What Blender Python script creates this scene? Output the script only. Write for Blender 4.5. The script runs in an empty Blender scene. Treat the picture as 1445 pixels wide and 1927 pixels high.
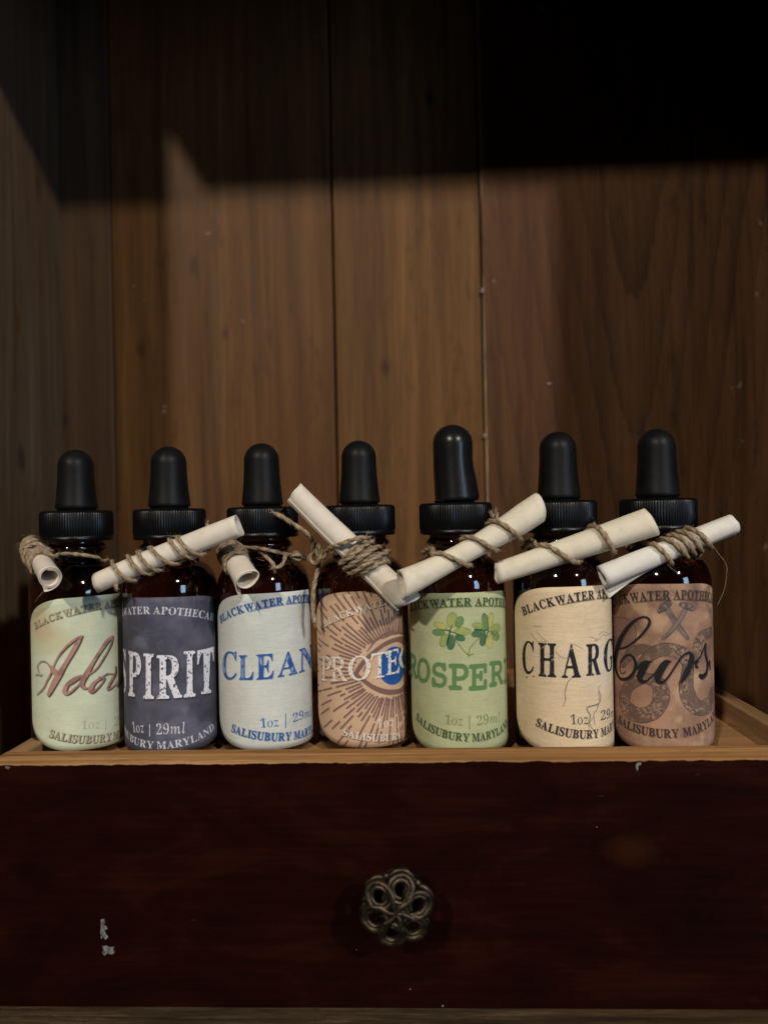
import bpy, bmesh, math, random
import numpy as np
from mathutils import Vector, Matrix
from mathutils.geometry import tessellate_polygon
random.seed(7); rng = np.random.default_rng(11)
SC = bpy.context.scene; COL = SC.collection
PI = math.pi
# ------------------------------------------------------------------ camera
FPX, CX, CY = 1445.0, 722.5, 963.5
CAM = np.array([0, 0, .1416])
_a, _p, _r = math.radians(2.2), math.radians(.18), math.radians(1.15)
FV = np.array([-math.sin(_a)*math.cos(_p), math.cos(_a)*math.cos(_p), math.sin(_p)])
_r0 = np.array([math.cos(_a), math.sin(_a), 0]); _u0 = np.cross(_r0, FV)
RV = _r0*math.cos(_r) - _u0*math.sin(_r); UV = _u0*math.cos(_r) + _r0*math.sin(_r)
cd = bpy.data.cameras.new('camera'); cam = bpy.data.objects.new('camera', cd); COL.objects.link(cam)
cd.sensor_fit = 'HORIZONTAL'; cd.sensor_width = 36; cd.lens = 36; cd.clip_start = .01; cd.clip_end = 50
cam.matrix_world = Matrix(((RV[0], UV[0], -FV[0], CAM[0]), (RV[1], UV[1], -FV[1], CAM[1]), (RV[2], UV[2], -FV[2], CAM[2]), (0, 0, 0, 1)))
cd.dof.use_dof = True; cd.dof.focus_distance = .242; cd.dof.aperture_fstop = 11
SC.camera = cam
# ------------------------------------------------------------------ world, lamps, exposure
w = bpy.data.worlds.new('World'); SC.world = w; w.use_nodes = True
w.node_tree.nodes['Background'].inputs[0].default_value = (.9, .95, 1.0, 1); w.node_tree.nodes['Background'].inputs[1].default_value = .008
def bulb_lamp(name, loc, energy, color, radius):
    l = bpy.data.lights.new(name, 'POINT'); l.energy = energy; l.color = color; l.shadow_soft_size = radius
    o = bpy.data.objects.new(name, l); COL.objects.link(o); o.location = loc; return o
bulb_lamp('ceiling_lamp', (-.748, -1.6, 1.34), 108, (1.0, .92, .80), .052)
bulb_lamp('ceiling_lamp', (1.227, -1.6, 1.406), 128, (1.0, .92, .80), .052)
wl = bpy.data.lights.new('window_light', 'AREA'); wl.shape = 'RECTANGLE'; wl.size = .5; wl.size_y = .8; wl.energy = 11.0; wl.color = (.48, .70, 1.0)
wo = bpy.data.objects.new('window_light', wl); COL.objects.link(wo); wo.location = (1.75, -1.5, .42)
wo.rotation_euler = (Vector((0, .25, .13)) - wo.location).to_track_quat('-Z', 'Y').to_euler()
SC.view_settings.view_transform = 'Standard'; SC.view_settings.look = 'None'; SC.view_settings.gamma = 1; SC.view_settings.exposure = 0
try:
    SC.cycles.use_denoising = True; SC.cycles.denoiser = 'OPENIMAGEDENOISE'
    SC.cycles.caustics_refractive = False; SC.cycles.caustics_reflective = False
    SC.cycles.max_bounces = 8; SC.cycles.transmission_bounces = 6; SC.cycles.sample_clamp_indirect = 4
except Exception: pass

def atY(x, y, Y):
    """a point seen in that direction, at depth Y"""
    d = FV + RV*(x-CX)/FPX - UV*(y-CY)/FPX
    return CAM + d*(Y-CAM[1])/d[1]
# ------------------------------------------------------------------ helpers
def obj(name, verts, faces, mats, parent=None, smooth=True, fmat=None, uv=None):
    me = bpy.data.meshes.new(name); me.from_pydata([tuple(map(float, v)) for v in verts], [], [tuple(map(int, f)) for f in faces])
    for m in (mats if isinstance(mats, (list, tuple)) else [mats]): me.materials.append(m)
    if smooth: me.polygons.foreach_set('use_smooth', [True]*len(me.polygons))
    if fmat is not None: me.polygons.foreach_set('material_index', fmat)
    if uv is not None:
        ul = me.uv_layers.new(name='uv'); vi = np.zeros(len(me.loops), int); me.loops.foreach_get('vertex_index', vi)
        ul.data.foreach_set('uv', np.asarray(uv)[vi].ravel())
    me.update()
    o = bpy.data.objects.new(name, me); COL.objects.link(o)
    if parent: o.parent = parent
    return o
def bm_obj(name, bm, mats, parent=None, smooth=False):
    me = bpy.data.meshes.new(name); bm.to_mesh(me); bm.free()
    for m in (mats if isinstance(mats, (list, tuple)) else [mats]): me.materials.append(m)
    if smooth: me.polygons.foreach_set('use_smooth', [True]*len(me.polygons))
    o = bpy.data.objects.new(name, me); COL.objects.link(o)
    if parent: o.parent = parent
    return o
def empty(name, loc=(0, 0, 0)):
    o = bpy.data.objects.new(name, None); COL.objects.link(o); o.location = loc; o.empty_display_size = .01; return o
def tag(o, label=None, cat=None, group=None, kind=None):
    if label: o['label'] = label
    if cat: o['category'] = cat
    if group: o['group'] = group
    if kind: o['kind'] = kind
    return o
def box_bm(x0, x1, y0, y1, z0, z1, bev=.0006, seg=2, cuts=0):
    bm = bmesh.new(); bmesh.ops.create_cube(bm, size=1)
    for v in bm.verts: v.co = ((x0+x1)/2 + v.co.x*(x1-x0), (y0+y1)/2 + v.co.y*(y1-y0), (z0+z1)/2 + v.co.z*(z1-z0))
    if bev: bmesh.ops.bevel(bm, geom=list(bm.edges), offset=bev, segments=seg, profile=.6, affect='EDGES')
    return bm
def lathe(prof, n=64, rmod=None):
    """prof: (r, z) from bottom to top"""
    V = []; F = []
    m = len(prof)
    for i in range(n):
        a = 2*PI*i/n
        for (r, z) in prof:
            rr = rmod(r, z, i, a) if rmod else r
            V.append((rr*math.cos(a), rr*math.sin(a), z))
    for i in range(n):
        j = (i+1) % n
        for k in range(m-1): F.append((i*m+k, j*m+k, j*m+k+1, i*m+k+1))
    if prof[0][0] > 1e-6: F.append([i*m for i in range(n)][::-1])
    if prof[-1][0] > 1e-6: F.append([i*m+m-1 for i in range(n)])
    return V, F
def catmull(P, n=10, closed=False):
    P = np.asarray(P, float)
    Q = np.vstack([2*P[0]-P[1], P, 2*P[-1]-P[-2]])
    out = []
    for i in range(1, len(Q)-2):
        p0, p1, p2, p3 = Q[i-1], Q[i], Q[i+1], Q[i+2]
        for t in np.linspace(0, 1, n, endpoint=False):
            out.append(.5*((2*p1)+(-p0+p2)*t+(2*p0-5*p1+4*p2-p3)*t*t+(-p0+3*p1-3*p2+p3)*t**3))
    out.append(P[-1]); return np.array(out)
def resample(P, step):
    d = np.r_[0, np.cumsum(np.linalg.norm(np.diff(P, axis=0), axis=1))]
    n = max(2, int(d[-1]/step)); s = np.linspace(0, d[-1], n)
    return np.stack([np.interp(s, d, P[:, k]) for k in range(P.shape[1])], 1), s
def frames(P):
    T = np.gradient(P, axis=0); T /= np.linalg.norm(T, axis=1)[:, None]+1e-12
    a = np.array([0, 0, 1.]) if abs(T[0][2]) < .9 else np.array([1., 0, 0])
    N = np.zeros_like(P); N[0] = np.cross(T[0], a); N[0] /= np.linalg.norm(N[0])
    for i in range(1, len(P)):
        v = N[i-1] - T[i]*np.dot(N[i-1], T[i]); N[i] = v/(np.linalg.norm(v)+1e-12)
    return T, N, np.cross(T, N)
def tube(P, rad, n=6, V=None, F=None, cap=True):
    """append a tube along P with radius rad (scalar or array) to V, F"""
    V = [] if V is None else V; F = [] if F is None else F
    P = np.asarray(P, float); rad = np.broadcast_to(rad, (len(P),))
    T, N, B = frames(P); b0 = len(V); an = 2*PI*np.arange(n)/n
    for i in range(len(P)):
        V.extend(P[i] + rad[i]*(np.cos(an)[:, None]*N[i] + np.sin(an)[:, None]*B[i]))
    for i in range(len(P)-1):
        for k in range(n):
            l = (k+1) % n; F.append((b0+i*n+k, b0+i*n+l, b0+(i+1)*n+l, b0+(i+1)*n+k))
    if cap:
        F.append(tuple(b0+k for k in range(n))[::-1]); F.append(tuple(b0+(len(P)-1)*n+k for k in range(n)))
    return V, F
# ------------------------------------------------------------------ node helpers
class NT:
    def __init__(s, name):
        s.m = bpy.data.materials.new(name); s.m.use_nodes = True; s.t = s.m.node_tree
        s.b = s.t.nodes['Principled BSDF']; s.out = s.t.nodes['Material Output']
    def n(s, typ, **kw):
        x = s.t.nodes.new(typ)
        for k, v in kw.items(): setattr(x, k, v)
        return x
    def link(s, a, b): s.t.links.new(a, b)
    def put(s, sock, v):
        if hasattr(v, 'is_output') or isinstance(v, bpy.types.NodeSocket): s.link(v, sock)
        else: sock.default_value = v
    def math(s, op, a, b=0.0, c=None, clamp=False):
        x = s.n('ShaderNodeMath', operation=op, use_clamp=clamp); s.put(x.inputs[0], a); s.put(x.inputs[1], b)
        if c is not None: s.put(x.inputs[2], c)
        return x.outputs[0]
    def coord(s, kind='Object'): return s.n('ShaderNodeTexCoord').outputs[kind]
    def mapv(s, vec, scale=(1, 1, 1), loc=(0, 0, 0), rot=(0, 0, 0)):
        x = s.n('ShaderNodeMapping'); s.link(vec, x.inputs['Vector']); x.inputs['Scale'].default_value = scale; x.inputs['Location'].default_value = loc; x.inputs['Rotation'].default_value = rot
        return x.outputs[0]
    def noise(s, vec, scale, detail=4, rough=.55, dist=0.0):
        x = s.n('ShaderNodeTexNoise'); s.link(vec, x.inputs['Vector']); x.inputs['Scale'].default_value = scale; x.inputs['Detail'].default_value = detail; x.inputs['Roughness'].default_value = rough; x.inputs['Distortion'].default_value = dist
        return x.outputs[0]
    def ramp(s, fac, stops, interp='LINEAR'):
        x = s.n('ShaderNodeValToRGB'); s.link(fac, x.inputs[0]); cr = x.color_ramp; cr.interpolation = interp
        while len(cr.elements) < len(stops): cr.elements.new(.5)
        for e, (p, c) in zip(cr.elements, stops):
            e.position = p; e.color = (*c, 1) if len(c) == 3 else c
        return x.outputs[0]
    def mix(s, fac, a, b, mode='MIX'):
        x = s.n('ShaderNodeMix', data_type='RGBA', blend_type=mode); s.put(x.inputs[0], fac)
        s.put(x.inputs[6], a if not isinstance(a, tuple) else (*a, 1)[:4]); s.put(x.inputs[7], b if not isinstance(b, tuple) else (*b, 1)[:4])
        return x.outputs[2]
    def bump(s, h, strength, dist):
        x = s.n('ShaderNodeBump'); s.link(h, x.inputs['Height']); x.inputs['Strength'].default_value = strength; x.inputs['Distance'].default_value = dist
        return x.outputs[0]
    def rampf(s, fac, a, b): return s.ramp(fac, [(a, (0, 0, 0)), (b, (1, 1, 1))])
    def base(s, **kw):
        for k, v in kw.items():
            if k in s.b.inputs: s.put(s.b.inputs[k], v if not (isinstance(v, tuple) and len(v) == 3) else (*v, 1))
    def sep(s, vec):
        x = s.n('ShaderNodeSeparateXYZ'); s.link(vec, x.inputs[0]); return x.outputs

def wood(name, dark, mid, light, along='z', seed=0.0, fine=900, ringk=2600, ringm=6.0, x0=0.0, ring=.55, rough=.6, specks=0.0, bumps=.25, across='x', stain=.35, sc=1.0, knots=(), warp=.006, bare=None, wobk=2.2):
    """planed board: fine pores, growth rings that bow into cathedrals, blotchy old finish"""
    t = NT(name); co = t.coord(); X, Y, Z = t.sep(co)
    al = {'x': X, 'y': Y, 'z': Z}[along]; ac = {'x': X, 'y': Y, 'z': Z}[across]
    st = {'x': (.035, 1, 1), 'y': (1, .035, 1), 'z': (1, 1, .035)}[along]
    st2 = {'x': (.1, 1, 1), 'y': (1, .1, 1), 'z': (1, 1, .1)}[along]
    off = (seed*3.1, seed*1.7, seed*2.3)
    wn = t.n('ShaderNodeTexNoise'); t.link(t.mapv(co, st2, off), wn.inputs['Vector']); wn.inputs['Scale'].default_value = 45*sc; wn.inputs['Detail'].default_value = 3
    vm = t.n('ShaderNodeVectorMath', operation='MULTIPLY_ADD'); t.link(wn.outputs['Color'], vm.inputs[0]); vm.inputs[1].default_value = (warp, warp, warp); t.link(co, vm.inputs[2]); cw = vm.outputs[0]
    pore = t.noise(t.mapv(co, st, off), fine*sc, 6, .7)
    streak = t.noise(t.mapv(cw, st, off), 230*sc, 5, .65, .4); broad = t.noise(t.mapv(cw, st, (seed, seed+7, seed)), 70*sc, 4, .6, .5); flaw = t.noise(t.mapv(cw, tuple(max(v, .3) for v in st2), (seed+2, 1, seed)), 150*sc, 5, .7)
    blot = t.noise(t.mapv(co, st2, off), 38*sc, 5, .6, .6)
    wob = t.noise(t.mapv(co, st2, off), 22*sc, 3, .5)
    dx = t.math('SUBTRACT', ac, x0)
    f = t.math('ADD', t.math('MULTIPLY', t.math('SQRT', t.math('ADD', t.math('MULTIPLY', dx, dx), 1.2e-4)), ringk/26.0), t.math('MULTIPLY', al, ringm))
    f = t.math('ADD', f, t.math('MULTIPLY', wob, wobk))
    f = t.math('ADD', f, t.math('MULTIPLY', streak, .35))
    rg = t.math('POWER', t.math('FRACT', f), 3.0)
    body = t.math('ADD', t.math('ADD', t.math('MULTIPLY', pore, .22), t.math('MULTIPLY', streak, .40)), t.math('MULTIPLY', broad, .38))
    c = t.ramp(body, [(.34, dark), (.5, mid), (.66, light)])
    c = t.mix(t.math('MULTIPLY', t.math('MULTIPLY', rg, t.rampf(blot, .30, .60)), ring), c, dark)
    c = t.mix(t.math('MULTIPLY', t.rampf(flaw, .56, .72), .55), c, dark)
    c = t.mix(t.math('MULTIPLY', t.rampf(blot, .48, .72), stain), c, tuple(.45*v for v in mid))
    warm = t.noise(t.mapv(co, st2, (seed+4, seed, 1)), 15*sc, 2, .5)
    c = t.mix(t.math('MULTIPLY', t.rampf(warm, .5, .75), .4), c, (min(1, mid[0]*1.5), mid[1]*1.05, mid[2]*.8))
    for ka, kl, kr, kcol in knots:
        d = t.math('SQRT', t.math('ADD', t.math('POWER', t.math('DIVIDE', t.math('SUBTRACT', ac, ka), kr), 2.0), t.math('POWER', t.math('DIVIDE', t.math('SUBTRACT', al, kl), kr*1.9), 2.0)))
        d = t.math('ADD', d, t.math('MULTIPLY', t.math('SUBTRACT', flaw, .5), 2.2))
        c = t.mix(t.math('MULTIPLY', t.ramp(d, [(.25, (1, 1, 1)), (1.25, (0, 0, 0))]), .75), c, kcol)
    if bare:
        bm_ = t.math('MULTIPLY', t.math('LESS_THAN', t.math('ADD', ac, t.math('MULTIPLY', t.math('SUBTRACT', flaw, .5), .0012)), bare-.0004), t.rampf(blot, .36, .52))
        c = t.mix(bm_, c, (.42, .31, .20))
    if specks:
        sp = t.noise(t.mapv(co, (1, 1, .6), off), 120, 2, .6)
        sp2 = t.noise(t.mapv(co, (1, 1, 1), (seed, 2, 5)), 420, 2, .6)
        sm = t.math('MULTIPLY', t.rampf(sp, .72, .78), t.rampf(sp2, .55, .62))
        c = t.mix(t.math('MULTIPLY', sm, specks), c, (.42, .33, .27))
    h = t.math('ADD', t.math('MULTIPLY', pore, .6), t.math('ADD', t.math('MULTIPLY', streak, .5), t.math('MULTIPLY', rg, -.25)))
    t.base(**{'Base Color': c, 'Roughness': t.math('ADD', t.math('MULTIPLY', pore, .25), rough-.12), 'Normal': t.bump(h, bumps, .0006), 'Specular IOR Level': .16})
    return t
# ------------------------------------------------------------------ the cabinet bay: back wall of planks, side walls, shelf
YB = .372
back = empty('back_wall', (0, YB, 0)); tag(back, kind='structure')
planks = [(-.1760, -.1462, .0, dict(dark=(.036, .019, .010), mid=(.082, .047, .026), light=(.12, .073, .043), seed=1.3, x0=-.19, ringk=1500, ringm=2, ring=.4, knots=((-.1722, .192, .0035, (.012, .004, .006)),))),
          (-.1458, -.0371, .0004, dict(dark=(.046, .019, .006), mid=(.114, .050, .0155), light=(.172, .080, .028), seed=2.9, x0=-.13, ringk=1200, ringm=1.4, ring=.35, stain=.5, knots=((-.132, .225, .003, (.03, .013, .006)), (-.105, .265, .004, (.04, .017, .007)), (-.090, .232, .0022, (.035, .014, .006))))),
          (-.0361, .0346, .0002, dict(dark=(.046, .020, .006), mid=(.118, .053, .016), light=(.182, .088, .030), seed=5.2, x0=.022, ringk=3200, ringm=7, ring=.4, stain=.5, knots=((.012, .343, .0032, (.02, .007, .004)), (-.012, .213, .0028, (.035, .015, .006))))),
          (.0354, .1740, -.0014, dict(dark=(.020, .0080, .003), mid=(.078, .034, .0125), light=(.125, .058, .022), seed=8.4, x0=.107, ringk=2700, ringm=-15, ring=.75, bare=.0364, wobk=.9, stain=.5))]
for x0, x1, dy, kw in planks:
    t = wood('aged_plank_wood', along='z', specks=.45, rough=.55, **kw)
    b = box_bm(x0, x1, YB+dy, YB+.014, -.02, .62, .0009)
    for v in b.verts: v.co.y -= YB
    o = bm_obj('plank', b, t.m, back)
fill = NT('gap_wood'); fill.base(**{'Base Color': (.02, .012, .008), 'Roughness': .9})
bm_obj('backing_board', (lambda b: ([setattr(v.co, 'y', v.co.y-YB) for v in b.verts], b)[1])(box_bm(-.19, .19, YB+.0145, YB+.02, -.02, .62, 0)), fill.m, back)
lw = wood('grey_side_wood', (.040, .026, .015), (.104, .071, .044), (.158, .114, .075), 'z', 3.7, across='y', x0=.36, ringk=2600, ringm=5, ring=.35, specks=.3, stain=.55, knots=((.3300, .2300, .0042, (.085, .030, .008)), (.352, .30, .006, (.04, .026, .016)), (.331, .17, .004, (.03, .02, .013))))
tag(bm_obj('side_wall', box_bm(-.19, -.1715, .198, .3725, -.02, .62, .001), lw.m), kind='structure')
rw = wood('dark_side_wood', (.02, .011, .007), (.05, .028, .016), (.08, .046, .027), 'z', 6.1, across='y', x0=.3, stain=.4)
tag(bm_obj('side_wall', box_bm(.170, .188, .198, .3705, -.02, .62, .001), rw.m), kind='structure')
sw = wood('grey_shelf_wood', (.016, .009, .005), (.072, .046, .026), (.19, .130, .08), 'x', 4.4, across='y', x0=.10, ringk=5200, ringm=3, ring=.75, fine=1100, sc=5.5, bumps=.6, stain=.7)
tag(bm_obj('shelf', box_bm(-.30, .30, .175, .3715, -.018, 0, .001), sw.m), kind='structure')
us = wood('upper_shelf_wood', (.03, .018, .011), (.08, .046, .027), (.12, .07, .04), 'x', 9.4, across='y')
tag(bm_obj('upper_shelf', box_bm(-.1705, .1695, .2125, .3695, .436, .454, .001), us.m), kind='structure')
# unseen rail added along the upper shelf, lower left corner cut to shape its shadow
rp = [(-.1710, .419), (-.1565, .3935), (.1695, .3935), (.1695, .50), (-.1710, .50)]
V = [(x, y, z) for y in (.198, .212) for x, z in rp]
tag(obj('shadow_rail', V, [(0, 1, 2, 3, 4), (9, 8, 7, 6, 5)] + [(i, i+5, (i+1) % 5+5, (i+1) % 5) for i in range(5)], us.m, smooth=False), kind='structure')
ch = NT('pale_splinter'); ch.base(**{'Base Color': (.24, .19, .145), 'Roughness': .8})
for x, y, rx, ry in ((1021, 15, 12, 7), (908, 546, 4, 9), (912, 820, 4, 8), (1033, 722, 6, 4)):
    p = atY(x, y, YB-.0016); k = YB/FPX; g_ = np.random.default_rng(x)
    rg_ = [(p[0]+rx*k*math.cos(a)*(1+.3*g_.normal()), p[2]+ry*k*math.sin(a)*(1+.25*g_.normal())) for a in np.linspace(0, 2*PI, 9, endpoint=False)]
    V = [(q[0], .0012, q[1]) for q in rg_]+[(p[0]+(q[0]-p[0])*.6, -.0021, p[2]+(q[1]-p[2])*.6) for q in rg_]; n = 9
    obj('splinter', V, [(i, (i+1) % n, (i+1) % n+n, i+n) for i in range(n)]+[tuple(range(n, 2*n))], ch.m, back, False)
# ------------------------------------------------------------------ the drawer
DX0, DX1, DY0, DY1, DZ = -.1268, .1192, .2200, .3490, .0708
FLOORZ = .0652
drawer = empty('wooden_drawer', (0, DY0, 0))
tag(drawer, 'dark red stained wooden drawer with bare worn rim and round brass knob', 'drawer')
def dpart(name, bm, mats, smooth=False):
    for v in bm.verts: v.co.y -= DY0
    return bm_obj(name, bm, mats, drawer, smooth)
raw = wood('bare_rim_wood', (.13, .056, .018), (.44, .225, .088), (.72, .41, .185), 'x', 2.2, across='y', x0=.2, ringk=9000, ringm=2.0, ring=.5, fine=1400, bumps=.8, stain=.75, rough=.62, sc=1.7)
raw_y = wood('bare_side_wood', (.17, .090, .042), (.34, .195, .095), (.48, .29, .155), 'y', 5.2, across='x', x0=.0, ringk=900, ringm=3.0, ring=.35, fine=1000, bumps=.5, stain=.45, rough=.62)
flo = wood('bare_floor_wood', (.17, .090, .040), (.35, .20, .09), (.49, .30, .15), 'x', 7.7, across='y', x0=.18, ringk=2500, ringm=2.0, ring=.6, fine=900, bumps=.4, stain=.5, rough=.62)
# front board: stained face, stain worn away along the top arris
t = wood('stained_front_wood', (.13, .056, .018), (.44, .225, .088), (.72, .41, .185), 'x', 2.2, across='y', x0=.2, ringk=9000, ringm=2.0, ring=.5, fine=1400, bumps=.8, stain=.75, rough=.62, sc=1.7)
rawc = t.b.inputs['Base Color'].links[0].from_socket; rawr = t.b.inputs['Roughness'].links[0].from_socket
co = t.coord(); X, Y, Z = t.sep(co)
edge = t.math('ADD', t.math('MULTIPLY', t.noise(t.mapv(co, (.35, 1, 1)), 420, 4, .6), .0016), -.0008)
edge2 = t.math('MULTIPLY', t.rampf(t.noise(t.mapv(co, (.25, 1, 1), (3, 0, 0)), 160, 3, .6), .60, .70), .0009)
israw = t.rampf(t.math('MULTIPLY', t.math('ADD', t.math('SUBTRACT', Z, DZ-.00055), t.math('ADD', edge, edge2)), 2500.0), .0, .5)
g = t.noise(t.mapv(co, (.05, 1, 1), (5, 2, 1)), 500, 6, .7); g2 = t.noise(t.mapv(co, (.45, 1, 1), (1, 2, 8)), 46, 6, .65, .8)
st = t.ramp(t.math('ADD', t.math('MULTIPLY', g, .32), t.math('MULTIPLY', g2, .68)), [(.32, (.0042, .0009, .0006)), (.5, (.0118, .0022, .0012)), (.68, (.026, .0052, .0023))])
wear = t.noise(t.mapv(co, (.7, 1, 1), (2.35, 0, .4)), 34, 4, .62)
st = t.mix(t.math('MULTIPLY', t.rampf(wear, .66, .80), .55), st, (.060, .016, .005))
wp = atY(1190, 1600, DY0); wd_ = t.math('SQRT', t.math('ADD', t.math('POWER', t.math('DIVIDE', t.math('SUBTRACT', X, float(wp[0])), .0080), 2.0), t.math('POWER', t.math('DIVIDE', t.math('SUBTRACT', Z, float(wp[2])), .0048), 2.0)))
st = t.mix(t.math('MULTIPLY', t.ramp(t.math('ADD', wd_, t.math('MULTIPLY', t.math('SUBTRACT', g2, .5), 2.4)), [(.1, (1, 1, 1)), (1.0, (0, 0, 0))]), .34), st, (.058, .016, .005))
scr = t.noise(t.mapv(co, (.16, 1, 1), (7, 1, 3), (0, .5, 0)), 520, 2, .6); scm = t.noise(t.mapv(co, (1, 1, 1), (0, 3, 9)), 60, 2)
st = t.mix(t.math('MULTIPLY', t.math('MULTIPLY', t.rampf(scr, .70, .74), t.rampf(scm, .52, .62)), .5), st, (.11, .05, .03))
t.base(**{'Base Color': t.mix(israw, st, rawc), 'Roughness': t.math('ADD', t.math('MULTIPLY', israw, .2), .46), 'Specular IOR Level': .06,
          'Normal': t.bump(t.math('ADD', t.math('MULTIPLY', g, .7), t.math('MULTIPLY', israw, -.6)), .35, .0005)})
front_m = t.m
bm = box_bm(DX0, DX1, DY0, DY0+.0125, 0, DZ, .0005, 3)
dpart('front_panel', bm, front_m)
dpart('side_panel', box_bm(DX0, DX0+.0062, DY0+.0127, DY1-.0122, .0, DZ-.0001, .0006), raw_y.m)
dpart('side_panel', box_bm(DX1-.0062, DX1, DY0+.0127, DY1-.0122, .0, DZ-.0001, .0006), raw_y.m)
dpart('back_panel', box_bm(DX0, DX1, DY1-.012, DY1, .0, DZ-.0002, .0006), raw.m)
dpart('bottom_panel', box_bm(DX0+.0063, DX1-.0063, DY0+.0126, DY1-.0121, FLOORZ-.005, FLOORZ, 0), flo.m)
# scraps of old white tape and flecks of pale dirt on the front
tp = NT('old_tape'); cc = tp.noise(tp.coord(), 900, 4, .7); tp.base(**{'Base Color': tp.ramp(cc, [(.38, (.035, .03, .026)), (.62, (.24, .23, .215))]), 'Roughness': .8})
def scrap(name, pts, th=.00012):
    q = [atY(x, y, DY0-.00004) for x, y in pts]; n = len(q)
    V = [(p[0], -.00004, p[2]) for p in q] + [(p[0], -.00004-th, p[2]) for p in q]
    tri = tessellate_polygon([[Vector((p[0], p[2], 0)) for p in q]])
    F = [tuple(i+n for i in t_) for t_ in tri] + [(i, (i+1) % n, (i+1) % n+n, i+n) for i in range(n)]
    return obj(name, V, F, tp.m, drawer, False)
scrap('tape_scrap', [(190, 1731), (196, 1730), (198, 1737), (194, 1741), (201, 1744), (203, 1748), (197, 1752), (199, 1757), (204, 1764), (199, 1769), (194, 1763), (191, 1768), (189, 1755), (190, 1744)])
scrap('tape_scrap', [(192, 1781), (200, 1780), (207, 1783), (216, 1782), (213, 1787), (216, 1793), (211, 1797), (202, 1794), (197, 1799), (192, 1793), (195, 1788)])
scrap('paint_chip', [(1197, 1436), (1207, 1435), (1205, 1440), (1201, 1442), (1199, 1452), (1196, 1443)])
scrap('paint_chip', [(10, 1442), (20, 1444), (16, 1448), (11, 1447)])
for (x, y, s_) in [(772, 1862, 1.5), (671, 1788, 1.1), (1123, 1557, 1.2), (833, 1894, 2.8)]:
    scrap('pale_fleck', [(x+s_*math.cos(k*1.05)*(1+.4*math.sin(k*2.3+x)), y+s_*.7*math.sin(k*1.05)) for k in range(6)])
# knob: six swirling loops of cast brass round a hollow centre
bz = NT('aged_brass'); co = bz.coord(); nz = bz.noise(co, 420, 5, .65)
bz.base(**{'Base Color': bz.ramp(nz, [(.35, (.022, .016, .011)), (.55, (.075, .056, .037)), (.75, (.18, .135, .085))]), 'Metallic': .85, 'Roughness': bz.math('ADD', bz.math('MULTIPLY', nz, .3), .3), 'Normal': bz.bump(nz, .3, .0003)})
kc = atY(746, 1708, DY0-.0125); kr = .00955
knob = empty('knob', (kc[0], kc[1]-DY0, kc[2])); knob.parent = drawer
stem_prof = [(.0052, 0), (.0052, .0009), (.0034, .0016), (.0026, .004), (.0030, .0065), (.0050, .0086), (.0064, .0092), (.0061, .0098), (.002, .0099)]
V, F = lathe(stem_prof, 32); V = [(x, .0124-z, y) for x, y, z in V]; obj('stem', V, [f[::-1] for f in F], bz.m, knob)
for k in range(6):
    a0 = k*PI/3 + .30
    def place(u, v, h):   # u radial, v tangential
        return (u*math.cos(a0)-v*math.sin(a0), -h, u*math.sin(a0)+v*math.cos(a0))
    V = []; F = []
    def dome(u, v): return .0030*(1-min(1, (u*u+v*v)/(kr*kr)))**.7
    for off_, rr, rad, hh in ((0, .00320, .00092, .0006), (0, .00215, .00066, .0003)):
        loop = []
        for s_ in np.linspace(0, 1, 26):     # spiral arm from the centre, out and round the eye of the loop
            if s_ < .3:
                q = s_/.3; u = .0003+q*.0034; v = -.0002-.0025*math.sin(q*PI/2)*(rr/.00315)+.0011*math.sin(q*PI)
            else:
                q = (s_-.3)/.7; ang = -PI*.62 + q*2*PI*.86
                u = .0061+rr*math.cos(ang)*1.0; v = rr*math.sin(ang)
            loop.append(place(u, v, dome(u, v)+hh))
        P = catmull(loop, 4); n_ = len(P); rads = rad*np.interp(np.linspace(0, 1, n_), [0, .12, .6, 1], [.55, .9, 1.15, .6])
        tube(P, rads, 8, V, F)
    rim = [place(.0061+.0034*math.cos(x), .0034*math.sin(x), -.0012) for x in np.linspace(-1.15, 1.15, 9)]
    tube(catmull(rim, 3), .0010, 8, V, F)
    obj('petal_loop', V, F, bz.m, knob)
    V, F = lathe([(0, -.0010), (.0007, -.0008), (.00105, 0), (.0007, .0008), (0, .0010)], 10)
    c_ = (kr*.90*math.cos(a0+PI/6), .0006, kr*.90*math.sin(a0+PI/6))
    obj('bead', [(c_[0]+x, c_[1]+y, c_[2]+z) for x, y, z in V], F, bz.m, knob)
# ------------------------------------------------------------------ label printing (pictures drawn here, in numbers)
K = 15.0; LZ0, LZ1 = .0012, .0545     # image covers this height above the bottle's foot
RB = .01552
BOTTLES = [  # foot x px, depth, top of bulb px, label centre deg
    dict(px=150, Y=.2565, top=(142, 846), lc=27), dict(px=325, Y=.2540, top=(318, 840), lc=-17), dict(px=500, Y=.2560, top=(486, 834), lc=27),
    dict(px=683, Y=.2580, top=(673, 829), lc=33), dict(px=863, Y=.2515, top=(841, 799), lc=13), dict(px=1058, Y=.2488, top=(1050, 812), lc=24), dict(px=1244, Y=.2490, top=(1230, 807), lc=13)]
for b, le, re, up in zip(BOTTLES, (-70, -123, -78, -74, -86, -68, -76), (133, 89, 133, 139, 114, 130, 102), (.0006, .0004, .0010, .0010, .0006, .0022, .0025)):
    b['le'], b['re'], b['up'] = le, re, up
for b in BOTTLES:
    p = atY(b['px'], 1260, b['Y']); b['c'] = np.array([p[0], b['Y'], FLOORZ]); b['face'] = math.atan2(p[0]-CAM[0], b['Y']-CAM[1])
    b['h'] = atY(*b['top'], b['Y'])[2]-FLOORZ
HALF = 106.0
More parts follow.
